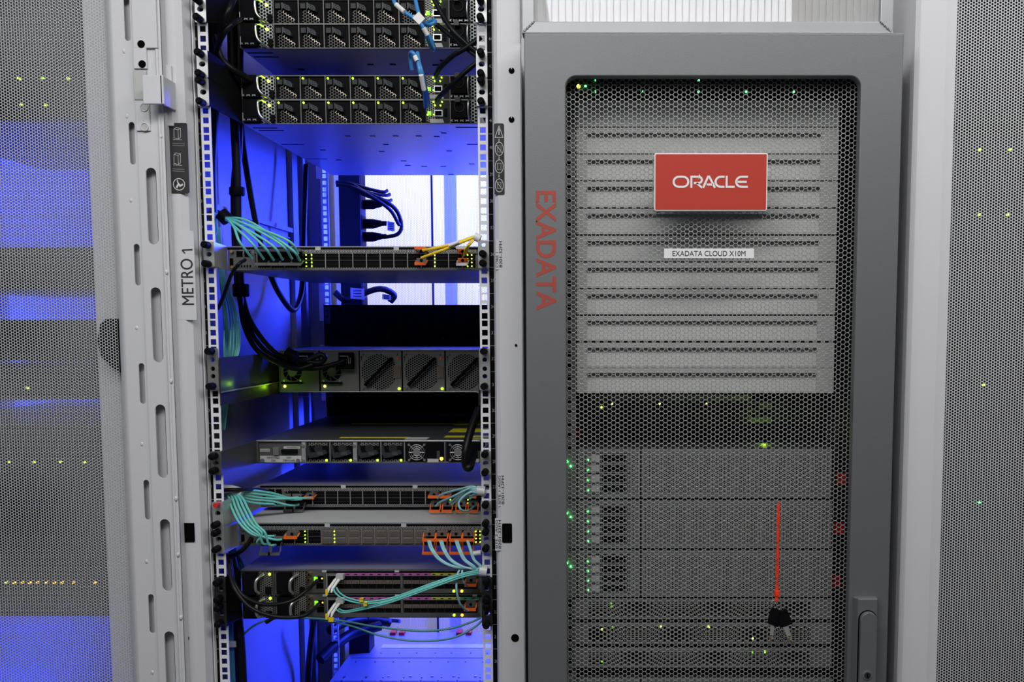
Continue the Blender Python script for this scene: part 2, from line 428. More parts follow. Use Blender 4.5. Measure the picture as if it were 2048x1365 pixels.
for (t,a,bx) in ((('CORE 1','8201-32FH'),(991,483,1004,535),0),(('SITE 1-AGG','8201-32FH'),(996,952,1008,1009),0),(('SITE 2-AGG','8201-32FH'),(990,1041,1002,1098),0)):
    lb=flat_label('unit_label',a[0]+.5,a[1]-4,a[2]+4,a[3]+4,-.0352,'white_paint',pr,OR,.001,.0001)
    m=(a[0]+a[2])/2
    ptxt('lettering',t[0],a[0]+1,a[1]+(0 if 'SITE' in t[0] else 22),m-1,a[3],-.0358,'ink',lb,OR,-1)
    ptxt('lettering',t[1],m+1,a[1],a[2],a[3],-.0358,'ink',lb,OR,-1)
# black pictogram label, left post
lb=flat_label('pictogram_label',340,246,374,387,-.0358,'ink',pl,OR)
b=MB()
def pxl(mb,pts,Y,m,w=.0009,closed=False,org=OR):
    stroke(mb,[(P(x,y,Y)[0]-org[0],P(x,y,Y)[1]) for x,y in pts],w,Y-org[1],m,closed=closed)
for cy in (266,317):
    pxl(b,[(348,cy-8),(352,cy-11),(361,cy-9),(361,cy+9),(357,cy+12),(348,cy+10)],-.0364,'ink_white',.0006,True)
    pxl(b,[(348,cy-8),(356,cy-6),(361,cy-9)],-.0364,'ink_white',.0006); pxl(b,[(356,cy-6),(357,cy+12)],-.0364,'ink_white',.0006)
    pxl(b,[(346,cy+13),(364,cy+14)],-.0364,'ink_white',.0006)
for py in (287,291,338,342): pxl(b,[(345,py),(369,py+1)],-.0364,'ink_grey',.0007)
cx,cz=P(358,369,-.0364); stroke(b,[(cx-XC+.0095*math.cos(a/8*math.pi),cz+.0095*math.sin(a/8*math.pi)) for a in range(16)],.0012,-.0364,'ink_white',closed=True)
pxl(b,[(353,376),(357,368),(360,372),(366,369)],-.0364,'ink_white',.003); pxl(b,[(354,363),(356,363)],-.0364,'ink_white',.004)
b.build('pictograms',lb)
# black warning label, right post
lb=flat_label('warning_label',989,247,1008,390,-.0358,'ink',pr,OR)
b=MB()
pxl(b,[(998,252),(1006,275),(990,275)],-.0364,'ink_white',.0009,True); pxl(b,[(998,257),(998,270)],-.0364,'ink_white',.0016)
for cy in (298,333,371):
    cx,cz=P(998.5,cy,-.0364); stroke(b,[(cx-XC+.0068*math.cos(a/9*math.pi),cz+.0108*math.sin(a/9*math.pi)) for a in range(18)],.0009,-.0364,'ink_white',closed=True)
    pxl(b,[(995,cy-6),(1002,cy-6),(1002,cy+6),(995,cy+6)],-.0364,'ink_grey',.0009,True)
    if cy!=333: pxl(b,[(992,cy-9),(1005,cy+9)],-.0364,'ink_white',.0009)
for py in (281,316,352): pxl(b,[(998,py-3),(998,py+3)],-.0364,'ink_white',.001)
b.build('pictograms',lb)

# ---- its open door, swung flat over the left neighbour (inner side to the camera)
def stad(pxa,pya,pxb,pyb,Y,wid):     # vertical slot between two pixel end points, as a polygon
    (xa,za),(xb,zb)=P(pxa,pya,Y),P(pxb,pyb,Y); x=(xa+xb)/2-XC
    return rrect(x-wid/2,zb,x+wid/2,za,wid/2,5)
Yd=-.054
dxr=Xp(344,650,Yd)-XC; dxc=Xp(291,650,Yd)-XC; dxm=Xp(237,650,-.042)-XC; dxL=-.90-.02
door=MB()
def dX(px,Y=Yd): return Xp(px,650,Y)-XC
big=[stad(304,338,304,488,Yd,.0165),stad(316,579,316,726,Yd,.0165),stad(326,813,326,957,Yd,.0165),stad(336,1042,336,1181,Yd,.0165),stad(346,1264,346,1410,Yd,.0165),stad(292,60,292,60,Yd,.0165)]
xs=[dX(x) for x in (304,)]
# uniform slots: real pitch from the visible ones
zb0=Zp(413,Yd); pitch=(Zp(413,Yd)-Zp(1111,Yd))/3
xb=dX(314.5); polys=[rrect(dxc,.06,dxr,RH-.04,.001,1)]
for k in range(-2,9):
    zc=zb0-(k)*pitch
    if k in(-1,): continue
    if .15<zc<RH-.12: polys.append(rrect(xb-.0085,zc-.062,xb+.0085,zc+.062,.0085,6))
me=curve_mesh(polys,.003); b=MB(); b.mesh(me,Matrix.Translation((0,Yd,0)),'white_paint')
b.box(dxr-.003,Yd,.06,dxr,-.036,RH-.04,'white_paint')
b.tube([(dxr-.007,Yd-.0015,.07),(dxr-.007,Yd-.0015,RH-.05)],.0028,'white_paint',8)
dr=b.build('open_door',rack)
# narrow slotted fold, behind
xs_=dX(280,-.052); za=Zp(287,-.052); ps=(Zp(287,-.052)-Zp(1228,-.052))/4
polys=[rrect(dX(250,-.052),.06,dxc+.001,RH-.04,.001,1)]
for k in range(-3,9):
    zc=za-k*ps
    if .15<zc<RH-.1: polys.append(rrect(xs_-.0048,zc-.034,xs_+.0048,zc+.034,.0048,6))
me=curve_mesh(polys,.002); b=MB(); b.mesh(me,Matrix.Translation((0,-.052,0)),'white_paint')
# convex roll between mesh and fold
xa=dX(237,-.042); xb2=dX(251,-.052); n=8
poly=[(xa+(xb2-xa)*t/n, -.040-.0125*math.sin(math.pi/2*t/n)) for t in range(n+1)]
b.vprism(poly+[(xb2,-.037),(xa,-.037)],.06,RH-.04,'white_paint')
b.build('door_fold',dr)
b=MB()
for px,py in ((248,103),(254,233),(262,401),(273,656),(284,889),(293,1124),(305,1346)):
    x,z=P(px,py,-.053); b.ball((x-XC,-.0525,z),.0028,'white_paint',10,(1,.6,1.4))
for px,py in ((312,88),(321,273),(333,545),(342,763),(352,998),(356,1110),(362,1236)):
    x,z=P(px,py,Yd-.002); b.ball((x-XC,-.0568,z),.0030,'white_paint',10,(1,.6,1.4))
b.build('dimples',dr)
zlo,zhi=.78,2.24
hm=honeycomb(dX(-160,-.042),xa+.002,zlo,zhi,.0050,.00228,0,'mesh_paint'); link('door_mesh',hm,dr,(0,-.042,0))
b=MB(); b.box(-.90,-.046,.06,xa,-.040,zlo+.01,'white_paint'); b.box(-.90,-.046,zhi-.005,xa,-.040,RH-.04,'white_paint'); b.build('door_end_plate',dr)
# hinge block / latch of the door
b=MB()
def wb(mb,px0,py0,px1,py1,Y0,Y1,m,org=OR):
    x0,z0=P(px0,py1,Y0); x1,z1=P(px1,py0,Y0); mb.box(x0-org[0],Y0-org[1],z0,x1-org[0],Y1-org[1],z1,m)
wb(b,266,-30,310,96,-.060,-.054,'white_paint'); wb(b,267,95,292,137,-.060,-.054,'white_paint'); b.build('hinge_plate',dr,bevel=.001)
b=MB(); wb(b,272,200,298,262,-.0585,-.054,'white_paint'); b.build('hinge_plate',dr,bevel=.001)
for px,py in ((282,88),(284,128)):
    b=MB(); x,z=P(px,py,-.0608); b.cyl((x-XC,-.0608,z),(x-XC,-.058,z),.0060,'void'); b.build('hinge_bolt_hole',dr)
for px,py in ((288,215),(289,254)):
    b=MB(); x,z=P(px,py,-.0595); b.cyl((x-XC,-.0592,z),(x-XC,-.057,z),.0058,'label_grey'); b.ring((x-XC,-.0595,z),.006,.0008,'white_paint'); b.build('hinge_bolt_hole',dr)
b=MB(); wb(b,286,150,326,208,-.086,-.079,'white_paint'); x0,z0=P(326,208,-.086); x1,z1=P(326,150,-.086); b.box(x0-XC-.004,-.086,z0,x0-XC,-.034,z1,'white_paint')
wb(b,268,140,292,200,-.060,-.054,'label_grey'); wb(b,334,130,342,252,-.040,-.034,'white_paint')
b.build('hinge_block',dr,bevel=.0012)

# ------------------------------------------------------------------ gear builder
class Dev:
    def __init__(s,name,label,cat,l,t,b,Y,depth,w=.44,group=None,top='chassis_top'):
        s.l,s.t,s.b,s.Y,s.d,s.w=l,t,b,Y,depth,w; ym=(t+b)/2
        X0=P(l,ym,Y)[0]; s.Z0=P(l,b,Y)[1]; s.H=P(l,t,Y)[1]-s.Z0; s.k=(P(l+100,ym,Y)[0]-X0)/100; s.kz=s.H/(b-t); s.X0=X0
        s.root=thing(name,label,cat,(X0,Y,s.Z0),group)
        if top: s.part('chassis').box(.0,.001,0,w,depth,s.H,top); s.done(bevel=.0008)
    def part(s,name): s.pn=name; s.mb=MB(); return s.mb
    def x(s,px): return (px-s.l)*s.k
    def z(s,py): return (s.b-py)*s.kz
    def bx(s,px0,py0,px1,py1,y0,y1,m): s.mb.box(s.x(px0),y0,s.z(py1),s.x(px1),y1,s.z(py0),m); return s
    def rr(s,px0,py0,px1,py1,r,y0,y1,m): s.mb.prism(rrect(s.x(px0),s.z(py1),s.x(px1),s.z(py0),r,4),y0,y1,m); return s
    def dot(s,px,py,r,m,y0=-.002,y1=.001,n=12): s.mb.cyl((s.x(px),y0,s.z(py)),(s.x(px),y1,s.z(py)),r,m,n=n); return s
    def done(s,parent=None,bevel=0): s.last=s.mb.build(s.pn,parent or s.root,bevel=bevel); return s.last
    def led(s,px,py,m='led_lime',r=.0019,parent=None):
        s.part('indicator_light'); s.dot(px,py,r,m,-.0015,.0005); return s.done(parent)
    def txt(s,t,px0,py0,px1,py1,m='ink',y=-.001,rot=0,parent=None,name='lettering'):
        w=(px1-px0)*s.k; h=(py1-py0)*s.kz; c=((s.x(px0)+s.x(px1))/2,y,(s.z(py0)+s.z(py1))/2)
        return text_part(name,t,c,w,h,m,parent or s.root,rot=rot)
    def ear(s,side,py0,py1,screws,m='zinc',holes=(),bracket=True,Y=-.006,web='black',webz=None,wext=0.,depth2=None):
        """ear plate on the rail with thumbscrews, and the long bracket back to the body"""
        xh=XC+side*.2325; zt=Zp(py0,Y); zb=Zp(py1,Y); x0,x1=xh-.0093,xh+.0093
        polys=[rrect(x0,zb,x1,zt,.002,3)]
        for hy,hr in holes:
            zz=Zp(hy,Y); polys.append(rrect(xh-hr*1.25,zz-hr,xh+hr*1.25,zz+hr,hr,4))
        b=MB(); o=s.root.location
        b.mesh(curve_mesh(polys,.0025),Matrix.Translation((-o.x,Y-o.y,-o.z)),m)
        xi=xh-side*.0093
        if bracket:
            zz0,zz1=(0,s.H) if webz is None else webz
            xe=0 if side<0 else s.w; zbl=zb-o.z; ztl=zt-o.z; e=depth2 if depth2 is not None else .05
            a=xi-o.x
            vs=[(a,Y-o.y,zbl),(a,Y-o.y,ztl),(xe,e,zz1),(xe,e,zz0)]; t=side*.002
            vs=[(a,Y-o.y,zbl),(a,Y-o.y,ztl),(xe,min(0,e),zz1),(xe,min(0,e),zz0)]
            vs+= [(v[0]+t,v[1],v[2]) for v in vs]
            b.add(vs,[(0,1,2,3),(7,6,5,4),(0,4,5,1),(3,2,6,7),(1,5,6,2),(0,3,7,4)],web)
        e=b.build('mounting_ear',s.root)
        for sy in screws:
            q=MB(); z=Zp(sy,Y-.012)-o.z; x=xh-o.x; y=Y-o.y
            q.cyl((x,y-.002,z),(x,y-.006,z),.0035,'black',n=10); q.cyl((x,y-.004,z),(x,y-.021,z),.0060,'black',n=12); q.cyl((x,y-.021,z),(x,y-.024,z),.0060,'black',.0035,n=12)
            q.build('thumbscrew',e)
        return e

# ------------------------------------------------------------------ four fan-cooled switches at the top
def fan_switch():
    d=Dev('network_switch','black switch with six fan modules, top row of the upper pair','network switch',484,151,200,.135,.62,group='fan-backed switches at the top of the open rack',top=None)
    d.part('chassis'); d.mb.box(0,.004,0,d.w,.62,d.H,'chassis_top')
    for x0,y0,x1,y1 in ((484,151,955,152.6),(484,198.4,955,200)): d.bx(x0,y0,x1,y1,-.001,.005,'dim_steel')
    d.done()
    # left supply
    d.part('power_supply'); d.bx(486,152,550,199,.001,.01,'black'); d.bx(522,153,549.5,198,-.002,.006,'perf_psu')
    d.bx(488,153,520,197,-.012,.003,'black'); d.bx(490,192,519,195.5,-.013,-.011,'perf_psu'); d.bx(488,180,489.5,196,-.013,.003,'zinc'); d.bx(483.5,152,485.5,199,-.002,.004,'dim_steel')
    d.bx(541,182,549,197,-.007,0,'black')
    ps=d.done()
    d.part('handle'); pts=[(521,152.5,-.001),(520.5,157,-.014),(520,166,-.016),(521,177,-.016),(524,186,-.016),(530,193,-.013),(536,197,-.001)]
    d.mb.tube(crom([(d.x(a),c,d.z(b)) for a,b,c in pts],5),.0022,'bright_steel',8); d.done(ps)
    d.part('indicator_light'); d.dot(538.5,163,.0026,'led_yellow',-.004,0); d.mb.tube([(d.x(524),-.003,d.z(152.8)),(d.x(531),-.003,d.z(157))],.0010,'led_lime',6); d.done(ps)
    # fans
    k0=551; pit=49.9
    for i in range(6):
        a=k0+i*pit; d.part('fan_module'); d.bx(a,152,a+pit,199,.002,.012,'black'); d.bx(a-.7,152,a+.9,199,-.001,.006,'dim_steel')
        # grille of hexagons, lower right
        d.mb.prism([(d.x(a+8),d.z(174)),(d.x(a+16),d.z(169)),(d.x(a+44),d.z(194)),(d.x(a+42),d.z(197.5)),(d.x(a+6),d.z(197.5))],.0005,.003,'perf_hex')
        d.mb.prism([(d.x(a+16),d.z(174)),(d.x(a+20),d.z(172.5)),(d.x(a+42),d.z(190)),(d.x(a+41),d.z(194)),(d.x(a+34),d.z(191))],.0001,.003,'perf_hex_lit')  # lit diagonal of the grille, painted as a brighter band
        fm=d.done()
        d.part('latch'); d.rr(a+5,160,a+15,170,.001,-.004,.003,'slate'); d.bx(a+17,158,a+20,170,-.003,.003,'black_gloss')
        d.mb.prism([(d.x(a+20.5),d.z(163)),(d.x(a+22),d.z(161.5)),(d.x(a+33),d.z(166)),(d.x(a+36),d.z(170)),(d.x(a+36),d.z(176)),(d.x(a+34),d.z(176.5)),(d.x(a+24),d.z(172)),(d.x(a+21.5),d.z(168))],-.009,.002,'slate_light')
        for u,v in ((27,166),(31,168),(28,170.5),(31.5,172)): d.dot(a+u,v,.0008,'black',-.0095,-.008,6)
        d.done(fm)
        d.led(a+5.5,157,'led_lime',.0017,fm)
    # management panel
    d.part('management_panel'); d.bx(850.5,152,899,199,-.001,.006,'dark_grey'); d.bx(853,153,870,196,-.002,0,'perf_square')
    d.bx(868,172,885,185,-.003,0,'steel'); d.rr(870,174,883,183,.0004,-.0034,-.0028,'void'); d.rr(888,169,894,185,.0006,-.003,0,'black')
    d.mb.prism([(d.x(859),d.z(190)),(d.x(885),d.z(190)),(d.x(888),d.z(198)),(d.x(860),d.z(198))],-.003,0,'label_grey')
    mp=d.done()
    d.part('indicator_light')
    for a,b_ in ((867,156),(884,156),(870,163),(881,163),(855,182),(867.5,181.5),(857,177)): d.dot(a,b_,.0012,'led_lime',-.0045,-.0005)
    d.bx(855,175,862,183,-.0035,-.001,'led_dim'); d.done(mp)
    # right supply
    d.part('power_supply'); d.bx(900,152,955,199,.001,.01,'black'); d.bx(941,153,954,198,-.002,.006,'perf_psu'); d.bx(902,191,938,195.5,-.004,.002,'perf_psu')
    d.bx(899.5,151.5,901,199,-.002,.004,'dim_steel'); d.rr(905,155,934,189,.003,-.010,.002,'black'); d.rr(912,150,922,160,.001,-.02,.0,'black_gloss')
    d.mb.ring((d.x(920),-.011,d.z(168)),.009,.0012,'dark_grey'); p2=d.done()
    d.part('handle'); d.mb.tube(crom([(d.x(938),0,d.z(152)),(d.x(938.5),-.014,d.z(157)),(d.x(938),-.016,d.z(175)),(d.x(939),-.013,d.z(190)),(d.x(942),0,d.z(197))],5),.002,'bright_steel',8); d.done(p2)
    return d
fs=fan_switch()
rows=[(0,48.5,'black switch with six fan modules, highest row at the very top of the open rack',(-8,46),(38,),(18,)),
      (49,97.3,'black switch with six fan modules, second row from the top, above the blue gap',None,(),()),
      (151,200,'black switch with six fan modules and lime lights, directly below the blue gap',None,(),()),
      (200.2,248.5,'black switch with six fan modules lowest of the four, above the open blue space',None,(),())]
fsw=[]
for i,(t,b_,lab,*_) in enumerate(rows):
    r=fs.root if i==2 else None; fsw.append(r)
for i,(t,b_,lab,*_) in enumerate(rows):
    if fsw[i] is None: fsw[i]=copy_tree(fs.root)
for i,(t,b_,lab,*_) in enumerate(rows):
    fsw[i].location.z=Zp(b_,.135); fsw[i]['label']=lab
def PZ(px,py,Z):
    a=(px-PX)/F; b=(PY-py)/F; y=math.cos(TH)+b*math.sin(TH); z=-math.sin(TH)+b*math.cos(TH); t=(Z-CZ)/z
    return a*t, CY+y*t
def slots(root,Z,items,name='underside_slot',up=-1,m='void'):
    o=root.location; b=MB()
    for px,py,wpx,dp in items:
        x,y=PZ(px,py,Z); x1,_=PZ(px+wpx,py,Z)
        b.box(x-o.x,y-o.y-dp/2,Z-o.z+up*.0004,x1-o.x,y-o.y+dp/2,Z-o.z-up*.0004,m)
    return b.build(name,root)
for it in [(506,256,48,.006),(518,261,50,.006),(562,289,46,.004),(612,318,42,.004),(912,255,44,.006),(934,289,24,.006)]: slots(fsw[3],fsw[3].location.z,[it])
slots(fsw[3],fsw[3].location.z,[(x,y,11,.008) for x,y in ((766,289),(758,303),(882,266),(868,273),(893,302),(843,333),(881,333),(802,322),(810,331),(896,349),(740,272),(786,272),(832,272),(690,272),(938,328),(640,300),(672,320))],'underside_rivets')
for it in [(496,106,50,.006),(508,114,50,.006),(596,139,12,.01),(735,129,12,.008),(780,129,12,.008),(865,130,14,.01),(880,121,12,.01)]: slots(fsw[1],fsw[1].location.z,[it])
class _D(Dev):
    def __init__(s,root,H,w=.44): s.root=root; s.H=H; s.w=w
H1=fs.H
def dimleds(root,keep):
    for c in children(root):
        if c.name.startswith('fan_module'):
            for g in children(c):
                if g.name.startswith('indicator'): 
                    if not keep: bpy.data.objects.remove(g)
for r in fsw[:2]: dimleds(r,False)
bpy.context.view_layer.update()
for r,e0,e1 in ((fsw[0],-6,45),(fsw[2],101,156),(fsw[3],157,212)):
    dd=_D(r,H1)
    for sd in (-1,1):
        dd.ear(sd,e0,e1,((e0+5,e1-8) if e0>0 else (0,36)),holes=(((e0+e1)/2-(0 if e0>0 else 1),.0042),))

# ------------------------------------------------------------------ the three port routers
def port_cage(kind):
    b=MB(); w=.0212; h=.0122
    for k in (0,1):
        z=.0016+k*.0135
        if kind=='dark':
            b.box(0,.0005,z,w,.002,z+h,'black'); b.box(.0012,-.0004,z+h*.44,w-.0012,.001,z+h*.48,'dark_grey')
        elif kind=='plug':
            b.box(0,-.002,z,w,.002,z+h,'copper_brown'); b.box(.003,-.0026,z+h*.62,w-.003,-.001,z+h*.86,'bright_steel'); b.box(.003,-.0024,z+h*.18,w-.002,-.001,z+h*.4,'dim_steel')
            b.box(.003,-.003,z+h*.02,w-.003,-.001,z+h*.12,'copper_brown')
        b.box(0,-.0008,z+h,w,.001,z+h+.0006,'dim_steel' if kind=='dark' else 'steel')
    b.box(-.0022,-.0009,0,-.0002,.001,.029,'perf_fine')
    return b.data('port_cage')
CAGES={k:port_cage(k) for k in ('dark','plug')}
def router(label,l,t,b_,Y,cages,led_cols,left_px,depth=.55):
    d=Dev('network_router',label,'network router',l,t,b_,Y,depth,top=None); H=d.H; w=.44
    d.mb=None
    d.part('chassis'); d.mb.box(0,.003,0,w,depth,H-.0005,'chassis_light' if Y<.1 and t>900 else 'chassis_top'); d.mb.box(0,.0,0,w,.004,.0035,'dim_steel'); d.mb.box(0,-.0005,H-.0018,w,.004,H,'steel'); d.mb.box(0,.0005,H-.0055,w,.004,H-.0018,'black')
    d.mb.box(0,.0008,.0035,w,.004,.0062,'perf_fine')
    for fx in (.35,.66): d.mb.box(w*fx,-.0015,H-.007,w*fx+.009,.003,H,'label_grey')
    d.done()
    d.part('vent_strip'); d.mb.box(.02,-.0008,H-.0125,w-.004,.003,H-.0058,'perf_fine'); d.done()
    d.part('management_panel'); d.mb.box(.001,-.0006,.004,.048,.003,H-.006,'dim_steel')
    d.mb.box(.016,-.001,H*.55,.027,.001,H*.80,'void'); d.mb.box(.030,-.001,H*.55,.041,.001,H*.80,'void'); d.mb.box(.004,-.001,H*.15,.010,.001,H*.5,'void')
    for q in range(5): d.mb.box(.018+q*.005,-.001,H*.13,.021+q*.005,.001,H*.22,'black')
    d.mb.cyl((.009,-.006,H*.78),(.009,0,H*.78),.0028,'gold'); d.mb.cyl((.009,-.006,H*.14),(.009,0,H*.14),.0024,'gold'); d.done()
    x0=.4345-16*.02385; z0=(H-.0125-.0062)/2+.0062-.0145
    for i in range(16):
        o=link('port_cage',CAGES[cages[i]],d.root,(x0+i*.02385,0,z0))
    for col,m in led_cols:
        d.part('indicator_light')
        for q in range(4):
            d.mb.cyl((x0+col*.02385-.0012,-.0022,z0+.004+q*.0065),(x0+col*.02385-.0012,-.0005,z0+.004+q*.0065),.0011,m,n=8)
        d.done()
    d.x0=x0; d.z0=z0
    return d
core=router('silver router on long ears labelled CORE 1, lime lit with yellow and aqua fibres',455,493,541,.045,['dark']*16,((4,'led_lime'),(3.6,'led_lime'),(13,'led_yellow'),(15.7,'led_yellow'),(15.4,'led_lime')),0)
site1=router('silver router with empty black ports labelled SITE 1-AGG below the yellow taped unit',521,970,1015,.166,['dark']*16,((13,'led_lime'),(14.4,'led_lime')),0)
site2=router('silver router with brown metal port plugs labelled SITE 2-AGG',478,1047,1092,.044,['dark','dark','dark','dark','plug','plug','plug','plug','plug','plug','plug','plug','dark','dark','dark','dark'],((2.8,'led_lime'),(5,'led_lime'),(15.9,'led_lime'),(15.6,'led_yellow')),0)
core.ear(-1,484,534,(490,528),holes=((509,.0038),),web='zinc'); core.ear(1,482,537,(508,527),holes=((490,.003),),web='zinc')
site1.ear(-1,1004,1055,(1050,),holes=((1027,.004),),web='zinc'); site1.ear(1,1003,1052,(1010,1047),holes=((1027,.004),),web='zinc')
site2.ear(-1,1055,1108,(1066,1099),holes=((1079,.004),),web='zinc'); site2.ear(1,1056,1106,(1064,1097),holes=((1079,.004),),web='zinc')
b=MB(); x,z=P(434,1010,-.012); b.cyl((x-site1.X0,-.02-site1.Y,z-site1.Z0),(x-site1.X0,-.007-site1.Y,z-site1.Z0),.0042,'red'); b.build('red_cap',site1.root)

# ------------------------------------------------------------------ 2U unit with two supplies and fan trays
d=Dev('network_switch','dark grey two-unit switch set deep in the rack with diagonal black handles','network switch',558,700,785,.31,.35,top=None)
d.part('chassis'); d.mb.box(0,.004,0,.44,.62,d.H,'chassis_dark'); d.bx(558,700,990,701.5,-.001,.005,'zinc'); d.bx(558,783.5,990,785,-.001,.005,'zinc'); d.bx(558,700,560.5,785,-.001,.004,'taupe'); d.done(bevel=.0005)
for a,fx in ((561,585),(641,664)):
    d.part('power_supply'); d.bx(a,702,a+77,783,.0,.006,'taupe'); d.bx(a+77,702,a+79,783,-.001,.004,'black')
    d.bx(a+41,705,a+68,738,-.0185,.001,'black'); d.mb.tube([(d.x(a+44),-.02,d.z(712)),(d.x(a+60),-.02,d.z(712)),(d.x(a+62),-.02,d.z(727)),(d.x(a+65),-.02,d.z(727)),(d.x(a+65),-.02,d.z(715))],.0008,'steel',6)
    d.bx(a+3,764,a+43,768,-.008,.001,'black'); 
    for q,w_ in ((69,1),(7,1)): d.dot(a+q,706,.0014,'steel')
    for sx,sy in ((fx-18,728),(fx-17,762),(fx+16,762)): d.dot(sx,sy,.0022,'bright_steel')
    ps=d.done()
    d.part('fan_grille'); cx,cz=d.x(fx),d.z(744.5); R=.0185
    d.mb.cyl((cx,-.0008,cz),(cx,.001,cz),R,'void',n=28); d.mb.cyl((cx,-.0022,cz),(cx,0,cz),R*.50,'taupe',n=20)
    for q in range(9):
        a0=q/9*2*math.pi; a1=a0+.42
        d.mb.tube([(cx+R*.48*math.cos(a0),-.0018,cz+R*.48*math.sin(a0)),(cx+R*1.02*math.cos(a1),-.0018,cz+R*1.02*math.sin(a1))],.0011,'taupe',5)
    d.done(ps); d.led(a+8,773,'led_yellow',.0024,ps)
for i,a in enumerate((720,806,892)):
    d.part('fan_tray'); d.bx(a,703,a+83,783,.0,.006,'taupe'); d.bx(a+83,702,a+85,783,-.001,.004,'black')
    cx,cz=d.x(a+38),d.z(744); d.mb.prism([(cx+.0355*math.cos(q*math.pi/8+.2),cz+.0365*math.sin(q*math.pi/8+.2)) for q in range(16)],-.0012,.002,'perf_disc')
    d.rr(a+68,732,a+81,757,.001,-.002,.001,'copper_brown')
    for sx,sy in ((a+74,737),(a+74,753),(a+6,708),(a+74,708),(a+6,777)): d.dot(sx,sy,.0022,'taupe',-.003)
    d.bx(a+74,714,a+78,720,-.0015,.001,'orange'); d.mb.box(d.x(a+3),-.001,d.z(722),d.x(a+4),.001,d.z(714),'ink'); d.mb.prism([(d.x(a+1.5),d.z(716)),(d.x(a+5.5),d.z(716)),(d.x(a+3.5),d.z(712))],-.001,.001,'ink')
    ft=d.done()
    d.part('handle'); A=(d.x(a+12),-.012,d.z(770)); B=(d.x(a+64),-.012,d.z(718))
    d.mb.tube([(A[0],0,A[2]),A,B,(B[0],0,B[2])],.0032,'black',8); d.done(ft)
    d.led(a+78,778,'led_lime',.0026,ft)
# ears with deep shelf arms
for sd in (-1,1):
    xh=XC+sd*.2325; o=d.root.location; zt=Zp(697,-.006); zb=Zp(781,-.006)
    polys=[rrect(xh-.0093,zb,xh+.0093,zt,.002,3)]+[circ(xh,Zp(y,-.006),.004) for y in (720,738,753)]
    b=MB(); b.mesh(curve_mesh(polys,.0025),Matrix.Translation((-o.x,-.006-o.y,-o.z)),'zinc' if sd>0 else 'taupe')
    e=b.build('mounting_ear',d.root)
    for sy in (703,773):
        q=MB(); z=Zp(sy,-.018)-o.z; q.cyl((xh-o.x,-.008-o.y,z),(xh-o.x,-.028-o.y,z),.006,'black',n=8); q.build('thumbscrew',e)
    b=MB(); xi=xh-sd*.0105-o.x
    b.box(xi-.001,-.004-o.y,min(zb-o.z,0)-.002,xi+.001,.02,zt-o.z-.016,'dark_grey'); 
    b.box(xi,-.004-o.y,.022-.002,xi-sd*.004,.02,.022,'taupe')
    b.build('shelf_arm',d.root)
# side light that throws green onto the arm
g=MB(); x,z=P(545,772,.28); g.ball((x-o.x,-.030,z-o.z),.0022,'led_lime'); g.build('indicator_light',d.root)
gl=bpy.data.lights.new('green_led_glow','POINT'); gl.energy=.022; gl.color=(.45,1,.02); gl.shadow_soft_size=.003
go=bpy.data.objects.new('green_led_glow',gl); COL.objects.link(go); x,z=P(532,773,.25); go.location=(XC-.2145,.235,z)
g2=gl.copy(); g2.energy=.014; go2=bpy.data.objects.new('green_led_glow',g2); COL.objects.link(go2); go2.location=(XC-.2145,.05,Zp(768,.05))
g3=gl.copy(); g3.energy=.03; go3=bpy.data.objects.new('green_led_glow',g3); COL.objects.link(go3); go3.location=(Xp(1525,880,.07),.055,Zp(884,.055))

# ------------------------------------------------------------------ 1U unit with yellow tape on its lid
d=Dev('network_router','one-unit device with yellow tape strips on its lid and small fans across its face','network router',513,882,927,.153,.50,top=None)
d.part('chassis'); d.mb.box(0,.002,0,.44,.50,d.H,'chassis_dark'); d.bx(513,881,960,884,-.001,.005,'zinc'); d.bx(513,924,960,927,-.001,.003,'dim_steel'); d.bx(513,882,517,927,-.001,.003,'dim_steel'); d.done(bevel=.0006)
H=d.H
b=MB()
b.box(.145,.045,H,.28,.060,H+.0003,'tape_yellow'); b.box(.345,.055,H,.44,.085,H+.0003,'tape_yellow'); b.box(.40,.022,H,.425,.038,H+.0003,'tape_yellow'); b.box(.34,.15,H,.44,.22,H+.0003,'tape_yellow'); b.box(.10,.32,H,.34,.335,H+.0003,'tape_yellow'); b.box(.33,.30,H,.44,.40,H+.0003,'tape_yellow')
b.build('yellow_tape',d.root)
b=MB(); b.prism([(0,0),(.001,0)],0,0,'label_grey') if False else b.box(.275,.02,H,.318,.055,H+.0004,'label_grey'); b.build('lid_label',d.root)
d.part('disk_module'); d.bx(519,889,605,925,-.001,.003,'dim_steel'); d.bx(521,898,540,904,-.002,0,'label_grey'); d.bx(568,893,601,898,-.002,0,'label_grey')
d.bx(521,912,603,925,-.0025,0,'label_grey'); d.rr(564,899,596,907,.001,-.006,.0,'black'); d.rr(548,895,559,910,.001,-.006,0,'steel')
for sx in (526,597): d.dot(sx,921,.0038,'bright_steel',-.005)
dm=d.done()
d.txt('REMOVABLE\nDISK',535,913.5,560,923.5,'ink',-.003,parent=dm); d.txt('REMOVABLE\nHDD',566,913.5,590,923.5,'ink',-.003,rot=math.pi,parent=dm); d.txt('ONTLRP',523,899.5,539,903,'ink',-.0023,parent=dm); d.txt('FHH18328NLH',575,894,598,896.5,'ink',-.0023,parent=dm)
d.part('divider'); 
for a in (604,706.5): d.bx(a,885,a+8,926,-.002,.003,'zinc'); d.dot(a+3,891,.003,'steel',-.005); d.dot(a+3,921,.003,'steel',-.005)
d.done()
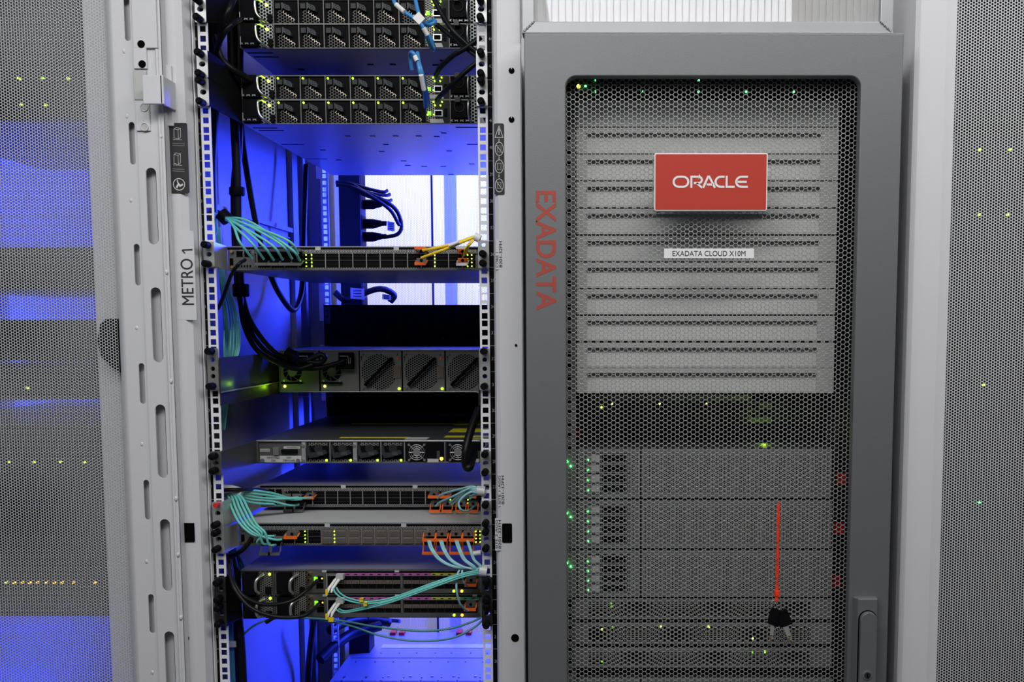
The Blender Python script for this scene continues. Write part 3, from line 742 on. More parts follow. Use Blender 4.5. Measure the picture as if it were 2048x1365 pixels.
for a in (615,663,717,764):
    d.part('fan_module'); d.bx(a,885,a+44,926,.0,.004,'black'); d.bx(a+3,886,a+41,892,-.0008,.002,'perf_square'); d.mb.cyl((d.x(a+22),-.001,d.z(898)),(d.x(a+22),.001,d.z(898)),.008,'dark_grey',n=16)
    d.bx(a+2,919,a+41,924,-.0008,.002,'perf_square'); d.bx(a+44,885,a+46.5,926,-.001,.003,'steel'); f=d.done()
    d.part('latch'); d.mb.prism([(d.x(a+1),d.z(890)),(d.x(a+5),d.z(893)),(d.x(a+8),d.z(905)),(d.x(a+20),d.z(905)),(d.x(a+25),d.z(901)),(d.x(a+38),d.z(900)),(d.x(a+41),d.z(907)),(d.x(a+24),d.z(913)),(d.x(a+6),d.z(916)),(d.x(a+1),d.z(905))],-.009,-.001,'slate')
    d.rr(a+22,903,a+34,910,.0015,-.0105,-.008,'slate_light'); d.done(f); d.led(a+38,921,'led_lime',.0022,f)
for a in (811,893):
    d.part('power_supply'); d.bx(a,885,a+80,926,.0,.004,'black'); d.rr(a+2,885.5,a+44,925,.004,-.001,.001,'black_gloss'); d.bx(a+44,918,a+66,925,-.002,.001,'label_grey'); d.bx(a+78,885,a+80,926,-.002,.002,'steel'); d.bx(a+63,902,a+69,917,-.003,.001,'slate_light'); ps=d.done()
    d.part('fan_grille'); cx,cz=d.x(a+23),d.z(905)
    for R in (.0145,.0108,.0072): d.mb.ring((cx,-.003,cz),R,.0007,'bright_steel')
    d.mb.cyl((cx,-.003,cz),(cx,-.001,cz),.0062,'steel',n=18)
    for q in range(4):
        t=math.pi/4+q*math.pi/2; d.mb.tube([(cx+.006*math.cos(t),-.003,cz+.006*math.sin(t)),(cx+.021*math.cos(t),-.003,cz+.021*math.sin(t))],.0008,'bright_steel',5); d.mb.cyl((cx+.0205*math.cos(t),-.005,cz+.0205*math.sin(t)),(cx+.0205*math.cos(t),0,cz+.0205*math.sin(t)),.0022,'steel',n=10)
    for q in range(4):
        t=q*math.pi/2; d.mb.tube([(cx+.006*math.cos(t),-.003,cz+.006*math.sin(t)),(cx+.0145*math.cos(t),-.003,cz+.0145*math.sin(t))],.0008,'bright_steel',5)
    d.done(ps)
    if a==811: d.led(883,918,'led_amber',.0034,ps)
d.ear(-1,903,951,(913,942),holes=((927,.0035),),web='chassis_dark',m='dim_steel'); d.ear(1,903,951,(909,945),holes=((927,.0038),),web='zinc')

# ------------------------------------------------------------------ twin SFP switches
def sfp_switch():
    d=Dev('network_switch','dark switch with small ports and a magenta label strip, upper of the bottom pair','network switch',482,1141,1188,.04,.50,group='twin port switches at the bottom of the open rack',top=None)
    d.part('chassis'); d.mb.box(0,.003,0,.44,.50,d.H,'chassis_top'); d.bx(482,1141,972,1143,-.001,.004,'dim_steel'); d.bx(482,1186,972,1188,-.001,.004,'dim_steel'); d.bx(612,1141,972,1146,.0,.003,'void')
    for a in (645,790,945): d.bx(a,1141,a+9,1145,-.002,.002,'label_grey')
    d.done()
    for a,on in ((482,1),(550,0)):
        d.part('power_supply'); d.bx(a+2,1143,a+66,1187,.0,.004,'dark_grey'); d.bx(a+38,1144,a+63,1186,-.001,.002,'perf_square'); d.bx(a+8,1144,a+34,1186,-.014,.001,'black'); d.bx(a+50,1174,a+60,1187,-.006,0,'black'); d.bx(a+65,1143,a+67,1187,-.001,.002,'dim_steel'); ps=d.done()
        d.part('handle'); d.mb.tube(crom([(d.x(a+46),0,d.z(1150)),(d.x(a+39),-.014,d.z(1154)),(d.x(a+36),-.018,d.z(1162)),(d.x(a+36),-.018,d.z(1176)),(d.x(a+38),-.01,d.z(1184))],5),.0028,'steel',8); d.done(ps)
        if on: d.led(540,1149,'led_lime',.0024,ps)
    d.part('connector_panel'); d.bx(616,1143,652,1187,-.001,.003,'dim_steel')
    for q,(a,b_) in enumerate(((621,1148),(620,1158),(620,1173))): d.mb.cyl((d.x(a),-.010,d.z(b_)),(d.x(a),0,d.z(b_)),.0036,'gold'); d.mb.cyl((d.x(a),-.011,d.z(b_)),(d.x(a),-.0098,d.z(b_)),.0018,'void')
    d.bx(633,1153,647,1164,-.002,0,'void'); d.bx(633,1166,647,1177,-.002,0,'void'); d.bx(653,1147,655,1184,-.002,.002,'zinc')
    cp=d.done()
    d.part('indicator_light'); d.bx(629,1154,636,1163,-.0035,-.001,'led_dim'); d.dot(645,1157,.0013,'led_amber',-.003); d.done(cp)
    d.part('label_strip'); d.bx(673,1147,863,1151,-.002,.001,'magenta'); d.bx(863,1147,920,1151,-.002,.001,'yellow_green'); d.bx(920,1147,958,1151,-.002,.001,'green_strip')
    for q in range(18): d.bx(678+q*15.6,1148,684+q*15.6,1150,-.0024,-.0015,'ink')
    d.done()
    for s0,n in ((656,9),(808,9)):
        for q in range(n):
            d.part('port_pair'); a=s0+q*16.2
            if a<660: d.bx(a,1152,a+14,1163,-.001,.002,'void'); d.bx(a-1,1152,a,1178,-.0015,.002,'dim_steel'); d.bx(a,1165,a+14,1176,-.001,.002,'void'); d.done(); continue
            d.bx(a,1152,a+15.2,1161,-.001,.002,'black'); d.bx(a,1168,a+15.2,1177,-.001,.002,'black'); d.bx(a,1161,a+15.2,1168,-.0035,.002,'copper_brown'); d.bx(a+3,1162,a+6,1167,-.004,-.003,'dim_steel'); d.bx(a+9,1162,a+12,1167,-.004,-.003,'dim_steel'); d.bx(a+15.2,1152,a+16.2,1178,-.001,.002,'dark_grey'); d.done()
    d.part('front_bezel'); d.bx(652,1178,958,1186,-.003,.002,'dim_steel'); d.bx(801.5,1147,806,1180,-.003,.002,'dim_steel'); d.bx(652,1151,958,1152.3,-.002,.001,'steel'); d.done()
    d.led(908,1182,'led_lime',.0022); d.last.location.y=-.003; d.led(924,1182,'led_amber',.0024); d.last.location.y=-.003
    return d
sf=sfp_switch(); lo=copy_tree(sf.root); lo.location.z=Zp(1236,.04); lo['label']='dark switch with small ports and a magenta label strip, lower of the bottom pair'
bpy.context.view_layer.update()
sf.ear(-1,1155,1204,(1165,1199),holes=((1179,.0042),),m='dark_grey',web='black'); sf.ear(1,1155,1204,(1163,1199),holes=((1178,.004),),m='dark_grey',web='black')
dl=_D(lo,sf.H); dl.ear(-1,1205,1253,(1216,1248),holes=((1228,.0042),),m='dark_grey',web='black'); dl.ear(1,1205,1253,(1213,1250),holes=((1228,.004),),m='dark_grey',web='black')

# ------------------------------------------------------------------ black boxes fitted from the rear, and the big lower server
for l,t,b_,lab in ((648,610,692,'matt black two-unit box in the rear of the rack above the two-unit switch'),(652,756,838,'matt black box in the rear of the rack behind the yellow taped unit')):
    d=Dev('rear_mounted_unit',lab,'server',l,t,b_,.66,.36,top=None)
    d.part('chassis'); d.mb.box(0,0,0,.44,.36,d.H,'void'); d.mb.box(.001,-.001,.001,.439,.001,d.H-.001,'black'); d.done()
    d.part('front_bracket'); d.bx(l+2,t+4,l+14,t+38,-.002,.0,'slate_light'); d.dot(l+7,t+12,.002,'black',-.003); d.dot(l+7,t+24,.002,'black',-.003); d.done()
    d.part('screw')
    for a in (l+17,l+127,l+238): d.dot(a,t+68,.0022,'dark_grey')
    d.done()
zt=Zp(1263,1.03); d=None
base=thing('storage_server','broad steel server lid lit blue at the foot of the open rack','server',(XC,.30,zt-.17))
b=MB(); b.box(-.22,0,0,.22,.72,.17,'chassis_top'); b.box(-.22,.30,.17,.22,.303,.1712,'chassis_top'); b.build('chassis',base,bevel=.001)
b=MB(); b.box(-.21,.33,.17,.21,.332,.1706,'dark_grey'); b.box(-.21,.50,.17,.21,.502,.1706,'dark_grey'); b.box(-.15,.58,.17,.21,.612,.1708,'zinc')
random.seed(3)
for yy in (.335,.355,.47,.54):
    for q in range(9): x=-.19+q*.047+random.uniform(-.005,.005); b.cyl((x,yy,.1698),(x,yy,.1706),.0022,'black',n=8)
for q in range(8): x=-.19+q*.053; b.cyl((x,.345+.02,.1698),(x,.345+.02,.172),.004,'steel',n=10)
b.build('lid_details',base)
b=MB()
for x in (-.02,.15): 
    b.prism([(0,0),(.05,0),(.05,.002),(0,.002)],0,0,'void') if False else b.box(x-.03,.27,.169,x+.03,.292,.1704,'void')
    b.box(x-.03,.285,.1704,x+.03,.292,.176,'chassis_top')
b.build('lid_recess',base)
text_part('lettering','FAN SERVICE',(0.03,.2,.1712),.09,.014,'ink_grey',base).rotation_euler=(0,0,0)
for px in (785,803,918,937):
    b=MB(); x=Xp(px,1252,.99)-XC; b.box(x-.008,.69,.17,x+.007,.72,.178,'red'); b.build('red_release_tab',base)

# rear power strip with black plugs
pd=thing('power_strip','dark vertical power strip in the rear left of the open rack with plugs sticking out','power strip',(0,0,0))
x0=Xp(678,430,.84); x1=Xp(721,430,.84)
b=MB(); b.box(x0,.84,.5,x1,.90,2.2,'dark_grey'); b.build('housing',pd,bevel=.002)
b=MB()
for k in range(12): z=Zp(402,.84)-.052*(k-2); b.box(x1-.001,.845,z-.018,x1+.001,.895,z+.018,'black')
b.build('outlet_block',pd)
for py,dx,lab in ((409,0,'black plug in the rear power strip, highest of the four seen against the bright door'),(448,4,'black plug in the rear power strip, second from the top with a white tag'),(474,2,'black plug in the rear power strip, just above the core router'),(430,-5,'short black plug in the rear power strip between two longer ones')):
    if py==430: continue
    x,z=P(722,py,.87); t=thing('power_plug',lab,'plug',(x,.87,z)); b=MB()
    b.tube([(0,0,0),(.012,0,0),(.03,0,0),(.05,0,.001),(.052,0,.001)],lambda t:.0125 if t<.6 else .008,'black',8); b.build('plug_body',t)
    b=MB(); b.tube([(.05,0,.001),(.065,0,.001)],.006,'black',8); b.build('strain_relief',t)

# ------------------------------------------------------------------ cables
def cable(lab, pts, r, m, group=None, cat='cable', name='cable', k=8, n=8):
    w=[P3(*p) for p in pts]; o=Vector(w[0]); b=MB(); b.tube([Vector(q)-o for q in crom(w,k)],r,m,n)
    return tag(b.build(name,None,o),lab,cat,group)
FIB='fibre_cable'; PWR='power_cable'
# black power loom on the left
loom=[('thick black cable hanging at the left rail from top to bottom',[(430,20,.10),(428,120,.14),(424,240,.16),(420,330,.16),(422,430,.16)],.012),
 ('black trunk cable in front of the blue side panel, strapped at its middle',[(462,-10,.16),(466,180,.17),(472,300,.17),(475,380,.17),(476,480,.17),(480,560,.17),(484,590,.17)],.0085),
 ('black trunk cable strapped beside its twin on the blue side panel',[(478,-10,.18),(478,200,.18),(476,300,.18),(470,380,.18),(472,480,.18),(476,545,.18),(478,590,.18)],.0085),
 ('black cable slanting from the trunk down behind the core router and looping back up',[(480,240,.24),(490,320,.25),(505,410,.26),(520,480,.28),(545,560,.32),(570,605,.38),(588,620,.44),(602,590,.5),(606,540,.52),(608,460,.55),(612,330,.6)],.0062),
 ('upper black power cord curving from the strap into the two-unit switch',[(482,580,.17),(500,640,.18),(535,690,.20),(575,718,.24),(610,722,.26),(640,710,.265),(650,716,.265),(640,726,.265),(612,724,.262)],.0052),
 ('middle black power cord curving from the strap into the two-unit switch',[(476,585,.175),(492,640,.19),(520,690,.21),(560,720,.24),(600,735,.26),(640,736,.27),(672,728,.28),(688,722,.285)],.0052),
 ('lower black power cord curving from the strap into the two-unit switch',[(480,590,.165),(488,650,.17),(514,700,.19),(560,728,.23),(595,738,.25),(625,730,.26)],.0052),
 ('thin black cord running diagonally from the core router to the left rail',[(490,520,.02),(476,530,.0),(462,552,.03),(448,590,.06),(436,618,.08)],.0032),
 ('thin black cord crossing from the left rail into the first aggregation router',[(446,981,.03),(480,980,.04),(520,981,.1),(548,988,.14)],.0034),
 ('black cord crossing below the second aggregation router at the left',[(504,1076,.01),(490,1096,.01),(470,1110,.03),(452,1112,.06)],.0042),
 ('heavy black cable running down the bottom left of the rack',[(462,1110,.06),(470,1160,.06),(476,1230,.05),(482,1300,.05),(486,1380,.05)],.0085),
 ('second heavy black cable running down the bottom left of the rack',[(456,1150,.09),(464,1220,.08),(472,1300,.08),(478,1380,.08)],.0085),
 ('black cord looping across the upper of the bottom switches',[(460,1120,.02),(468,1165,-.01),(490,1195,-.02),(530,1210,-.03),(580,1204,-.03),(615,1180,-.01),(634,1162,.03)],.0034),
 ('black cord looping below the lower of the bottom switches',[(458,1130,.01),(468,1175,-.02),(500,1215,-.03),(550,1234,-.035),(600,1234,-.03),(625,1222,-.01),(636,1210,.03)],.0036),
 ('loose black cord end hanging below the bottom switches',[(532,1246,.03),(548,1236,.03),(575,1222,.035)],.0036),
 ('black cord bundle on the lower blue side panel',[(628,1240,.55),(622,1290,.58),(618,1330,.6),(616,1380,.6)],.008),
 ('black cable bent in front of the yellow taped unit at the right rail',[(958,818,.10),(942,860,.07),(932,900,.05),(932,932,.05),(940,934,.05),(948,905,.09)],.0072),
 ('thin black cord crossing the top switches from upper left to the right rail',[(866,-5,.05),(885,30,.04),(905,60,.03),(930,85,.03),(958,108,.03)],.0042),
 ('black cord below it crossing the second row to the right rail',[(874,50,.06),(905,75,.05),(930,95,.04),(960,118,.03)],.0042),
 ('black cord rising from the third row management port to the right rail',[(872,150,.10),(880,135,.07),(905,112,.04),(935,94,.03),(962,74,.03)],.0045),
 ('black cord rising from the fourth row management port to the right rail',[(874,200,.10),(884,188,.07),(908,165,.04),(935,140,.03),(962,118,.03)],.0042),
 ('black cord from the top left tangle beside the first switch',[(470,-5,.05),(458,20,.03),(446,50,.04),(438,90,.08)],.0050),
 ('black cord from the tangle passing the second switch at left',[(480,40,.08),(462,50,.05),(446,70,.05),(432,105,.08),(430,160,.1)],.0050),
 ('black cord bending across the dark bracket towards the third switch',[(430,70,.08),(440,110,.08),(460,135,.08),(485,150,.10),(500,160,.12)],.0055),
 ('black cord hanging over the dark bracket at the third switch',[(424,110,.08),(432,125,.07),(440,165,.08),(446,210,.10)],.0050),
]
for lab,pts,r in loom: cable(lab,pts,r,'cable_black',name=PWR)
for i,(pts,r,lab) in enumerate((([(672,365,.80),(700,368,.80),(730,385,.81),(765,400,.83),(792,420,.85),(803,450,.87),(796,468,.87),(772,474,.87),(742,474,.87)],.0052,'black cord arching from the rear left down to the lowest plug'),
   ([(672,370,.78),(705,375,.79),(745,395,.81),(780,420,.84),(797,448,.86),(800,445,.87)],.0048,'black cord arching beside its neighbour in front of the bright rear door'),
   ([(690,362,.82),(730,376,.83),(765,384,.85),(775,381,.86)],.0042,'uppermost short black cord end against the bright rear door'),
   ([(700,372,.82),(740,386,.83),(770,391,.85),(780,389,.86)],.0042,'second short black cord end against the bright rear door'),
   ([(705,380,.82),(745,396,.83),(775,402,.85),(783,400,.86)],.0042,'third short black cord end against the bright rear door'),
   ([(670,585,.8),(690,600,.8),(720,590,.82),(760,578,.84),(788,590,.86),(780,605,.86)],.008,'dark cord coil in the gap below the core router'),
   ([(660,1262,.75),(690,1246,.8),(735,1240,.85),(780,1246,.88)],.012,'dark cord bundle lying above the lower server lid'),
   ([(640,1320,.7),(672,1290,.75),(706,1268,.8),(760,1252,.85)],.014,'thick dark cord bundle dropping beside the lower server lid'))):
    cable(lab,pts,r,'cable_black',name=PWR)
for i,(x,y,Y,lab,w,h) in enumerate(((717,588,.80,'white paper tag wrapped on a rear cord below the core router',.034,.030),(775,595,.84,'second white paper tag wrapped on a rear cord below the core router',.022,.016),(784,454,.86,'blue lit paper tag on the rear cord loop above the core router',.018,.026),(792,1240,.86,'pale tag on the cords above the lower server lid',.030,.014))):
    o=P3(x,y,Y); b=MB(); b.prism([(-w/2,-h/2+.003),(w/2,-h/2),(w/2,h/2-.003),(-w/2,h/2)],-.012,-.0115,'label_white')
    for q in range(3): b.box(-w*.3,-.0125,-h*.25+q*h*.22,w*.3,-.012,-h*.25+q*h*.22+.002,'ink')
    tag(b.build('cable_tag',None,o),lab,'tag')
# straps
def strap(lab,px,py,Y,r,h,m='black'):
    o=P3(px,py,Y); b=MB(); b.tube([(0,0,-h/2),(0,0,-h/2+.002),(0,0,h/2-.002),(0,0,h/2)],lambda t:r if .1<t<.9 else r*.9,m,14); tag(b.build('cable_strap',None,o),lab,'cable strap')
strap('black strap round the black trunk cables above the core router',474,383,.17,.014,.016)
strap('black strap round the black power cords below the core router',482,581,.17,.015,.024)
o=P3(449,434,.06); b=MB(); b.tube([(-.006,0,.006),(0,0,0),(.006,0,-.006)],.012,'black',12); tag(b.build('cable_strap',None,o),'black strap round the aqua fibre fan above the core router','cable strap')
o=P3(582,712,.245); b=MB(); b.tube([(-.010,0,.006),(0,0,0),(.010,0,-.004)],.013,'black',12); tag(b.build('cable_strap',None,o),'black strap round the cords at the two-unit switch','cable strap')

# aqua fibre fan into the core router
ordn=['first','second','third','fourth','fifth','sixth','seventh','eighth','ninth','tenth','eleventh','twelfth']
ends=[(505,518),(528,519),(548,521),(566,520),(584,518),(596,508),(600,522)]
for i,(ex,ey) in enumerate(ends):
    cable('aqua fibre fanning into the core router, %s from the left'%ordn[i],[(431+i%3,470-i*3,.10),(428+i%3*2,440-i*2,.09),(440,428+i,.07),(452,436+(i%3)*2,.05),(468+i*5,455+i%2*4-i*2,.02),(ex-20-(6-i)*1.0,ey-30+(i-3)*1.5,.0),(ex,ey,.02)],.0023,'aqua','aqua fibres fanning into the core router',name=FIB)
for i in range(11):
    a=random.uniform(-3,3); bw=i*2.6
    cable('aqua fibre hanging behind the left rail below the core router, %s from the left'%ordn[i],[(432+i*.8,455,.12),(436+i*.8,500,.12),(440+i*1.2,560,.11),(446+bw*1.15+a*.5,630,.13+a*.006),(448+bw*1.2,690,.13-a*.006),(447+i*2.2,735,.12),(444+i*1.4,790,.12),(440+i*.9,860,.12)],.0015,'aqua','aqua fibres hanging behind the left rail',name=FIB)
# left side of the two aggregation routers
for i,(ex,ey,dy) in enumerate(((596,995,0),(604,999,1),(622,996,2),(598,1010,3),(574,1010,4))):
    cable('aqua fibre running right into the first aggregation router, %s from the top'%ordn[i],[(440,978+dy,.05),(462,978+dy*3,.05),(500,981+dy*6,.07),(545,987+dy*5.5,.10),(ex-20,ey+1,.12),(ex,ey,.135)],.0021,'aqua','aqua fibres of the first aggregation router at left',name=FIB)
for i,(ex,ey) in enumerate(((548,1073),(563,1080),(540,1088),(528,1086),(552,1090))):
    cable('aqua fibre drooping into the second aggregation router, %s from the left'%ordn[i],[(446,980+i,.05),(456+i*6,992,.04),(464+i*8,1018,.02),(480+i*8,1048,.0),(506+i*6,1070-i,-.005),(ex-14,ey,.0),(ex,ey,.01)],.0022,'aqua','aqua fibres of the second aggregation router at left',name=FIB)
b=MB(); o=P3(450,983,.05); b.tube([(-.016,0,.002),(.012,0,0),(.03,0,-.006)],.011,'clear_plastic',12); tag(b.build('cable_sleeve',None,o),'pale plastic wrap gathering the aqua fibres at the left rail','cable sleeve')
# right side of first aggregation router
for i,(ex,ey,mx,my) in enumerate(((875,997,920,985),(872,1012,905,1000),(900,1006,925,990),(903,1010,930,994),(912,1000,935,985),(946,1014,920,1005),(940,998,925,1004),(918,1004,940,990))):
    if i==5: pts=[(958,981,.0),(935,988,.0),(918,1005,.0),(922,1020,.0),(936,1022,.02),(947,1014,.06)]
    else: pts=[(962,980+i,.0),(945,974+i*1.5,.0),(mx,my-6,.02),(ex+10,ey-8,.07),(ex,ey,.10)]
    cable('pale aqua fibre looping into the right end of the first aggregation router, %s of eight'%ordn[i],pts,.0020,'aqua_pale','pale fibres at the right end of the first aggregation router',name=FIB)
b=MB(); o=P3(961,983,.0); b.tube([(-.006,0,.001),(.008,0,0)],.0085,'clear_plastic',12); tag(b.build('cable_sleeve',None,o),'pale plastic sleeve holding fibres beside the right rail at the first aggregation router','cable sleeve')
# right side of second aggregation router down to the sleeve
for i,ex in enumerate((860,856,880,884,911,915,934,936)):
    cable('pale aqua fibre dropping from the orange tabs to the right sleeve, %s from the left'%ordn[i],[(ex,1082,.02),(ex+6,1100,.0),(ex+22-(i//2)*3,1120,-.005),(ex+50-(i//2)*8,1134,-.008),(952,1138+i*.8,-.005),(966,1141+i,-.002)],.0020,'aqua_pale','pale fibres below the second aggregation router',name=FIB)
b=MB(); o=P3(966,1143,-.004); b.tube([(-.006,0,.001),(.007,0,-.001)],.0098,'clear_plastic',12); tag(b.build('cable_sleeve',None,o),'pale plastic sleeve holding fibres beside the right rail above the bottom switches','cable sleeve')
b=MB(); o=P3(955,1107,.0); b.tube([(-.008,0,-.001),(.006,0,.001)],.0045,'clear_plastic',12); tag(b.build('cable_sleeve',None,o),'small clear sleeve hanging below the second aggregation router at right','cable sleeve')
# bottom switches
fb=[('aqua fibre from the upper white plugs curving along the bottom switches, outer of two',[(667,1178,.0),(672,1188,-.01),(690,1200,-.02),(730,1208,-.03),(780,1201,-.03),(860,1172,-.03),(920,1152,-.02),(962,1144,-.005)],'aqua'),
    ('aqua fibre from the upper white plugs curving along the bottom switches, inner of two',[(673,1176,.0),(680,1187,-.01),(700,1198,-.02),(735,1204,-.028),(785,1196,-.028),(862,1168,-.028),(920,1149,-.02),(962,1141,-.005)],'aqua'),
    ('aqua fibre from the lower white plugs rising to the right sleeve, lower strand',[(672,1220,.0),(684,1226,-.01),(710,1223,-.02),(780,1206,-.035),(870,1174,-.035),(925,1155,-.02),(962,1147,-.005)],'aqua'),
    ('aqua fibre from the lower white plugs rising to the right sleeve, upper strand',[(678,1219,.0),(690,1223,-.01),(712,1219,-.02),(782,1202,-.035),(872,1170,-.035),(925,1151,-.02),(962,1145,-.005)],'aqua'),
    ('pale fibre dropping in a long bow to the lower orange tab',[(924,1134,.0),(915,1150,-.01),(913,1180,-.02),(920,1208,-.01),(932,1221,.01),(938,1222,.02)],'aqua_pale'),
    ('pale fibre dropping to the upper orange tab of the bottom switches',[(926,1134,.0),(924,1150,-.01),(928,1166,-.01),(936,1174,.02)],'aqua_pale'),
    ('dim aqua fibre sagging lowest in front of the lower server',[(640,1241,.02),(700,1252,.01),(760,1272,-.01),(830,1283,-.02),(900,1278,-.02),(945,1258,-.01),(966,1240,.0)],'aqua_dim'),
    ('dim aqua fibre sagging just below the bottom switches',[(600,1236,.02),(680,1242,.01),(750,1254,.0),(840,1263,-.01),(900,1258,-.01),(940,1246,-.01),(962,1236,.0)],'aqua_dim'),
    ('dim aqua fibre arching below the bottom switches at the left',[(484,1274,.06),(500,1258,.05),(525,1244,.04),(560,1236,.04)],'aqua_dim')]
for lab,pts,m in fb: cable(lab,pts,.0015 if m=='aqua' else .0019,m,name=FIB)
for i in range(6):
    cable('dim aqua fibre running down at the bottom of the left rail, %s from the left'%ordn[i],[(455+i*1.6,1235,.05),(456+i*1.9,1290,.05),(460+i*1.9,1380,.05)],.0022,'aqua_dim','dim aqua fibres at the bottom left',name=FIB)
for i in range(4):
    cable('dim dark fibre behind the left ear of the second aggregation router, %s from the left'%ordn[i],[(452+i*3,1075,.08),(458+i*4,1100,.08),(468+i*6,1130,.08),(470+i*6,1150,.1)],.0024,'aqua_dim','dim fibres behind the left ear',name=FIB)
b=MB(); o=P3(464,1289,.045); b.box(-.008,-.003,-.005,.008,.003,.005,'label_grey'); tag(b.build('cable_tag',None,o),'small pale tag round the dim aqua fibres at the bottom left','tag')
for (cx,cy,lab) in ((723,1201,'small orange clip on the aqua fibres, left of its pair'),(731,1209,'small orange clip on the aqua fibres, right of its pair')):
    o=P3(cx,cy,-.03); b=MB(); b.box(-.0028,-.003,-.0028,.0028,.003,.0028,'yellow'); b.box(-.001,-.004,.0028,.004,.001,.0045,'yellow'); tag(b.build('cable_clip',None,o),lab,'clip')
# white LC plugs
for (cx,cy,lab,g) in ((675,1157,'white double plug at the left of the upper bottom switch',0),(675,1205,'white double plug with orange clip at the left of the lower bottom switch',1)):
    t=thing('fibre_plug',lab,'plug',P3(cx,cy,.035)); 
    for s in (0,1):
        b=MB(); b.tube([(.009-s*.0065,0,.004),(.004-s*.0065,-.014,-.002),(-.002-s*.0065,-.028,-.012),(-.003-s*.0065,-.032,-.018)],lambda q:.0026 if q<.7 else .0018,'white_plastic',8); b.build('boot',t)
    b=MB(); b.box(0,-.012,.0,.013,.0,.009,'label_grey'); b.build('plug_body',t)
    b=MB(); b.box(-.013,-.034,-.022,-.009,-.030,-.012,'yellow'); 
    if g: b.box(-.008,-.034,-.026,.001,-.029,-.019,'yellow')
    b.build('clip',t)
# blue patch leads at the top
bl=[('blue patch lead with white sleeve dropping from the top left of the pair',[(786,-4,.02),(792,10,.01),(812,26,.0),(838,44,-.005),(850,62,.0),(858,85,.02),(866,100,.05),(868,94,.08),(860,72,.1)]),
    ('blue patch lead dropping straight from the top into the white tag',[(830,-4,.02),(834,14,.01),(839,34,-.004)]),
    ('blue patch lead looping right of the white tag',[(846,46,.0),(858,50,.02),(870,44,.03),(866,41,.04),(852,46,.05)]),
    ('blue patch lead hooked over the third switch, left strand',[(824,140,.04),(820,112,.03),(824,105,.0),(834,118,.0),(840,145,-.005),(848,175,.02),(851,215,.07)]),
    ('blue patch lead hooked over the third switch, right strand',[(835,106,.02),(838,125,.0),(845,150,.0),(851,175,.03),(856,200,.08),(858,212,.11)])]
for lab,pts in bl: cable(lab,pts,.0034,'blue_cable',name='patch_cable',cat='cable')
o=P3(838,39,-.004); b=MB(); b.prism([(-.010,.001),(.001,.011),(.011,.000),(.001,-.010)],-.006,.004,'white_plastic'); tag(b.build('cable_tag',None,o),'white block tag clamped on the blue patch leads at the top','tag',)
for (a,c,lab) in (((792,9,.005),(809,24,-.003),'white sleeve on the slanting blue lead'),((847,56,-.006),(855,70,.0),'grey sleeve on the blue lead below the block tag'),((829,112,-.004),(834,122,-.004),'short white sleeve on the hooked blue lead'),((842,150,-.008),(848,180,.008),'long grey sleeve on the hooked blue lead at the third switch')):
    p0=Vector(P3(*a)); p1=Vector(P3(*c)); b=MB(); b.cyl((0,0,0),p1-p0,.0040,'label_white'); tag(b.build('cable_sleeve',None,p0),lab,'cable sleeve')
# yellow fibres
ye=[('yellow fibre from the upper orange tab sweeping up to the right rail',[(846,501,.015),(870,497,.0),(905,488,-.005),(930,480,-.005),(948,473,.0)]),
    ('yellow fibre from the lower orange tab sweeping up to the right rail',[(843,516,.015),(868,507,.0),(895,497,-.005),(925,484,-.008),(950,474,.0)])]
for lab,pts in ye: cable(lab,pts,.0026,'yellow',name=FIB)
for i in range(5):
    cable('thin yellow fibre dropping to the clear transceivers, %s from the left'%ordn[i],[(926+i*2.5,516-i*4,.02),(930+i*2,500-i*2,.0),(938+i*1.5,486,-.004),(948+i,474,.0)],.0012,'yellow','thin yellow fibres at the right of the core router',name=FIB)
b=MB(); o=P3(953,475,.0); b.tube([(-.004,0,.002),(.006,0,-.003)],.007,'white_plastic',12); tag(b.build('cable_sleeve',None,o),'white sleeve gathering the yellow fibres at the right rail','cable sleeve')
p0=Vector(P3(898,492,-.009)); p1=Vector(P3(918,484,-.012)); b=MB(); b.cyl((0,0,0),p1-p0,.0030,'label_white'); tag(b.build('cable_sleeve',None,p0),'white sleeve on the lower yellow fibre','cable sleeve')

# transceivers with pull tabs
def transceiver(lab,px,py,Y,m='orange',up=False,bm='dim_steel',grp=None,drop=.012,reach=.022,w=.0185):
    t=thing('optical_transceiver',lab,'transceiver',P3(px,py,Y),grp); b=MB()
    b.box(-w/2+.001,-.012,-.0042,w/2-.001,.004,.0042,bm); b.cyl((0,-.0125,0),(0,-.011,0),.0028,'black'); b.build('plug_body',t)
    s=1 if up else -1; b=MB()
    for k in (-1,1): b.tube([(k*w/2,-.004,0),(k*w/2,-.010,s*.001),(k*(w/2),-reach*.7,s*drop*.8),(k*w/2*.9,-reach,s*drop)],.0014,m,6)
    b.box(-w/2-.0005,-reach-.002,s*drop-.0028,w/2+.0005,-reach+.002,s*drop+.0022,m)
    b.build('pull_tab',t); return t
# core router
transceiver('orange tabbed transceiver in the upper port of the core router',845,504,.045,up=True,drop=.005)
transceiver('orange tabbed transceiver in the lower port of the core router',845,522,.045,drop=.006)
transceiver('clear tabbed transceiver in the upper right port of the core router',927,504,.045,m='clear_plastic',up=True,drop=.006,bm='orange')
transceiver('clear tabbed transceiver in the lower right port of the core router',927,522,.045,m='clear_plastic',drop=.007,bm='orange')
for i,a in enumerate((522,545,568,590)):
    transceiver('grey tabbed transceiver, upper row at left of the core router, %s from left'%ordn[i],a+8,508,.045,m='pull_grey',up=True,drop=.005,bm='black',grp='grey transceivers of the core router')
    transceiver('grey tabbed transceiver, lower row at left of the core router, %s from left'%ordn[i],a+8,523,.045,m='pull_grey',drop=.006,bm='black',grp='grey transceivers of the core router')
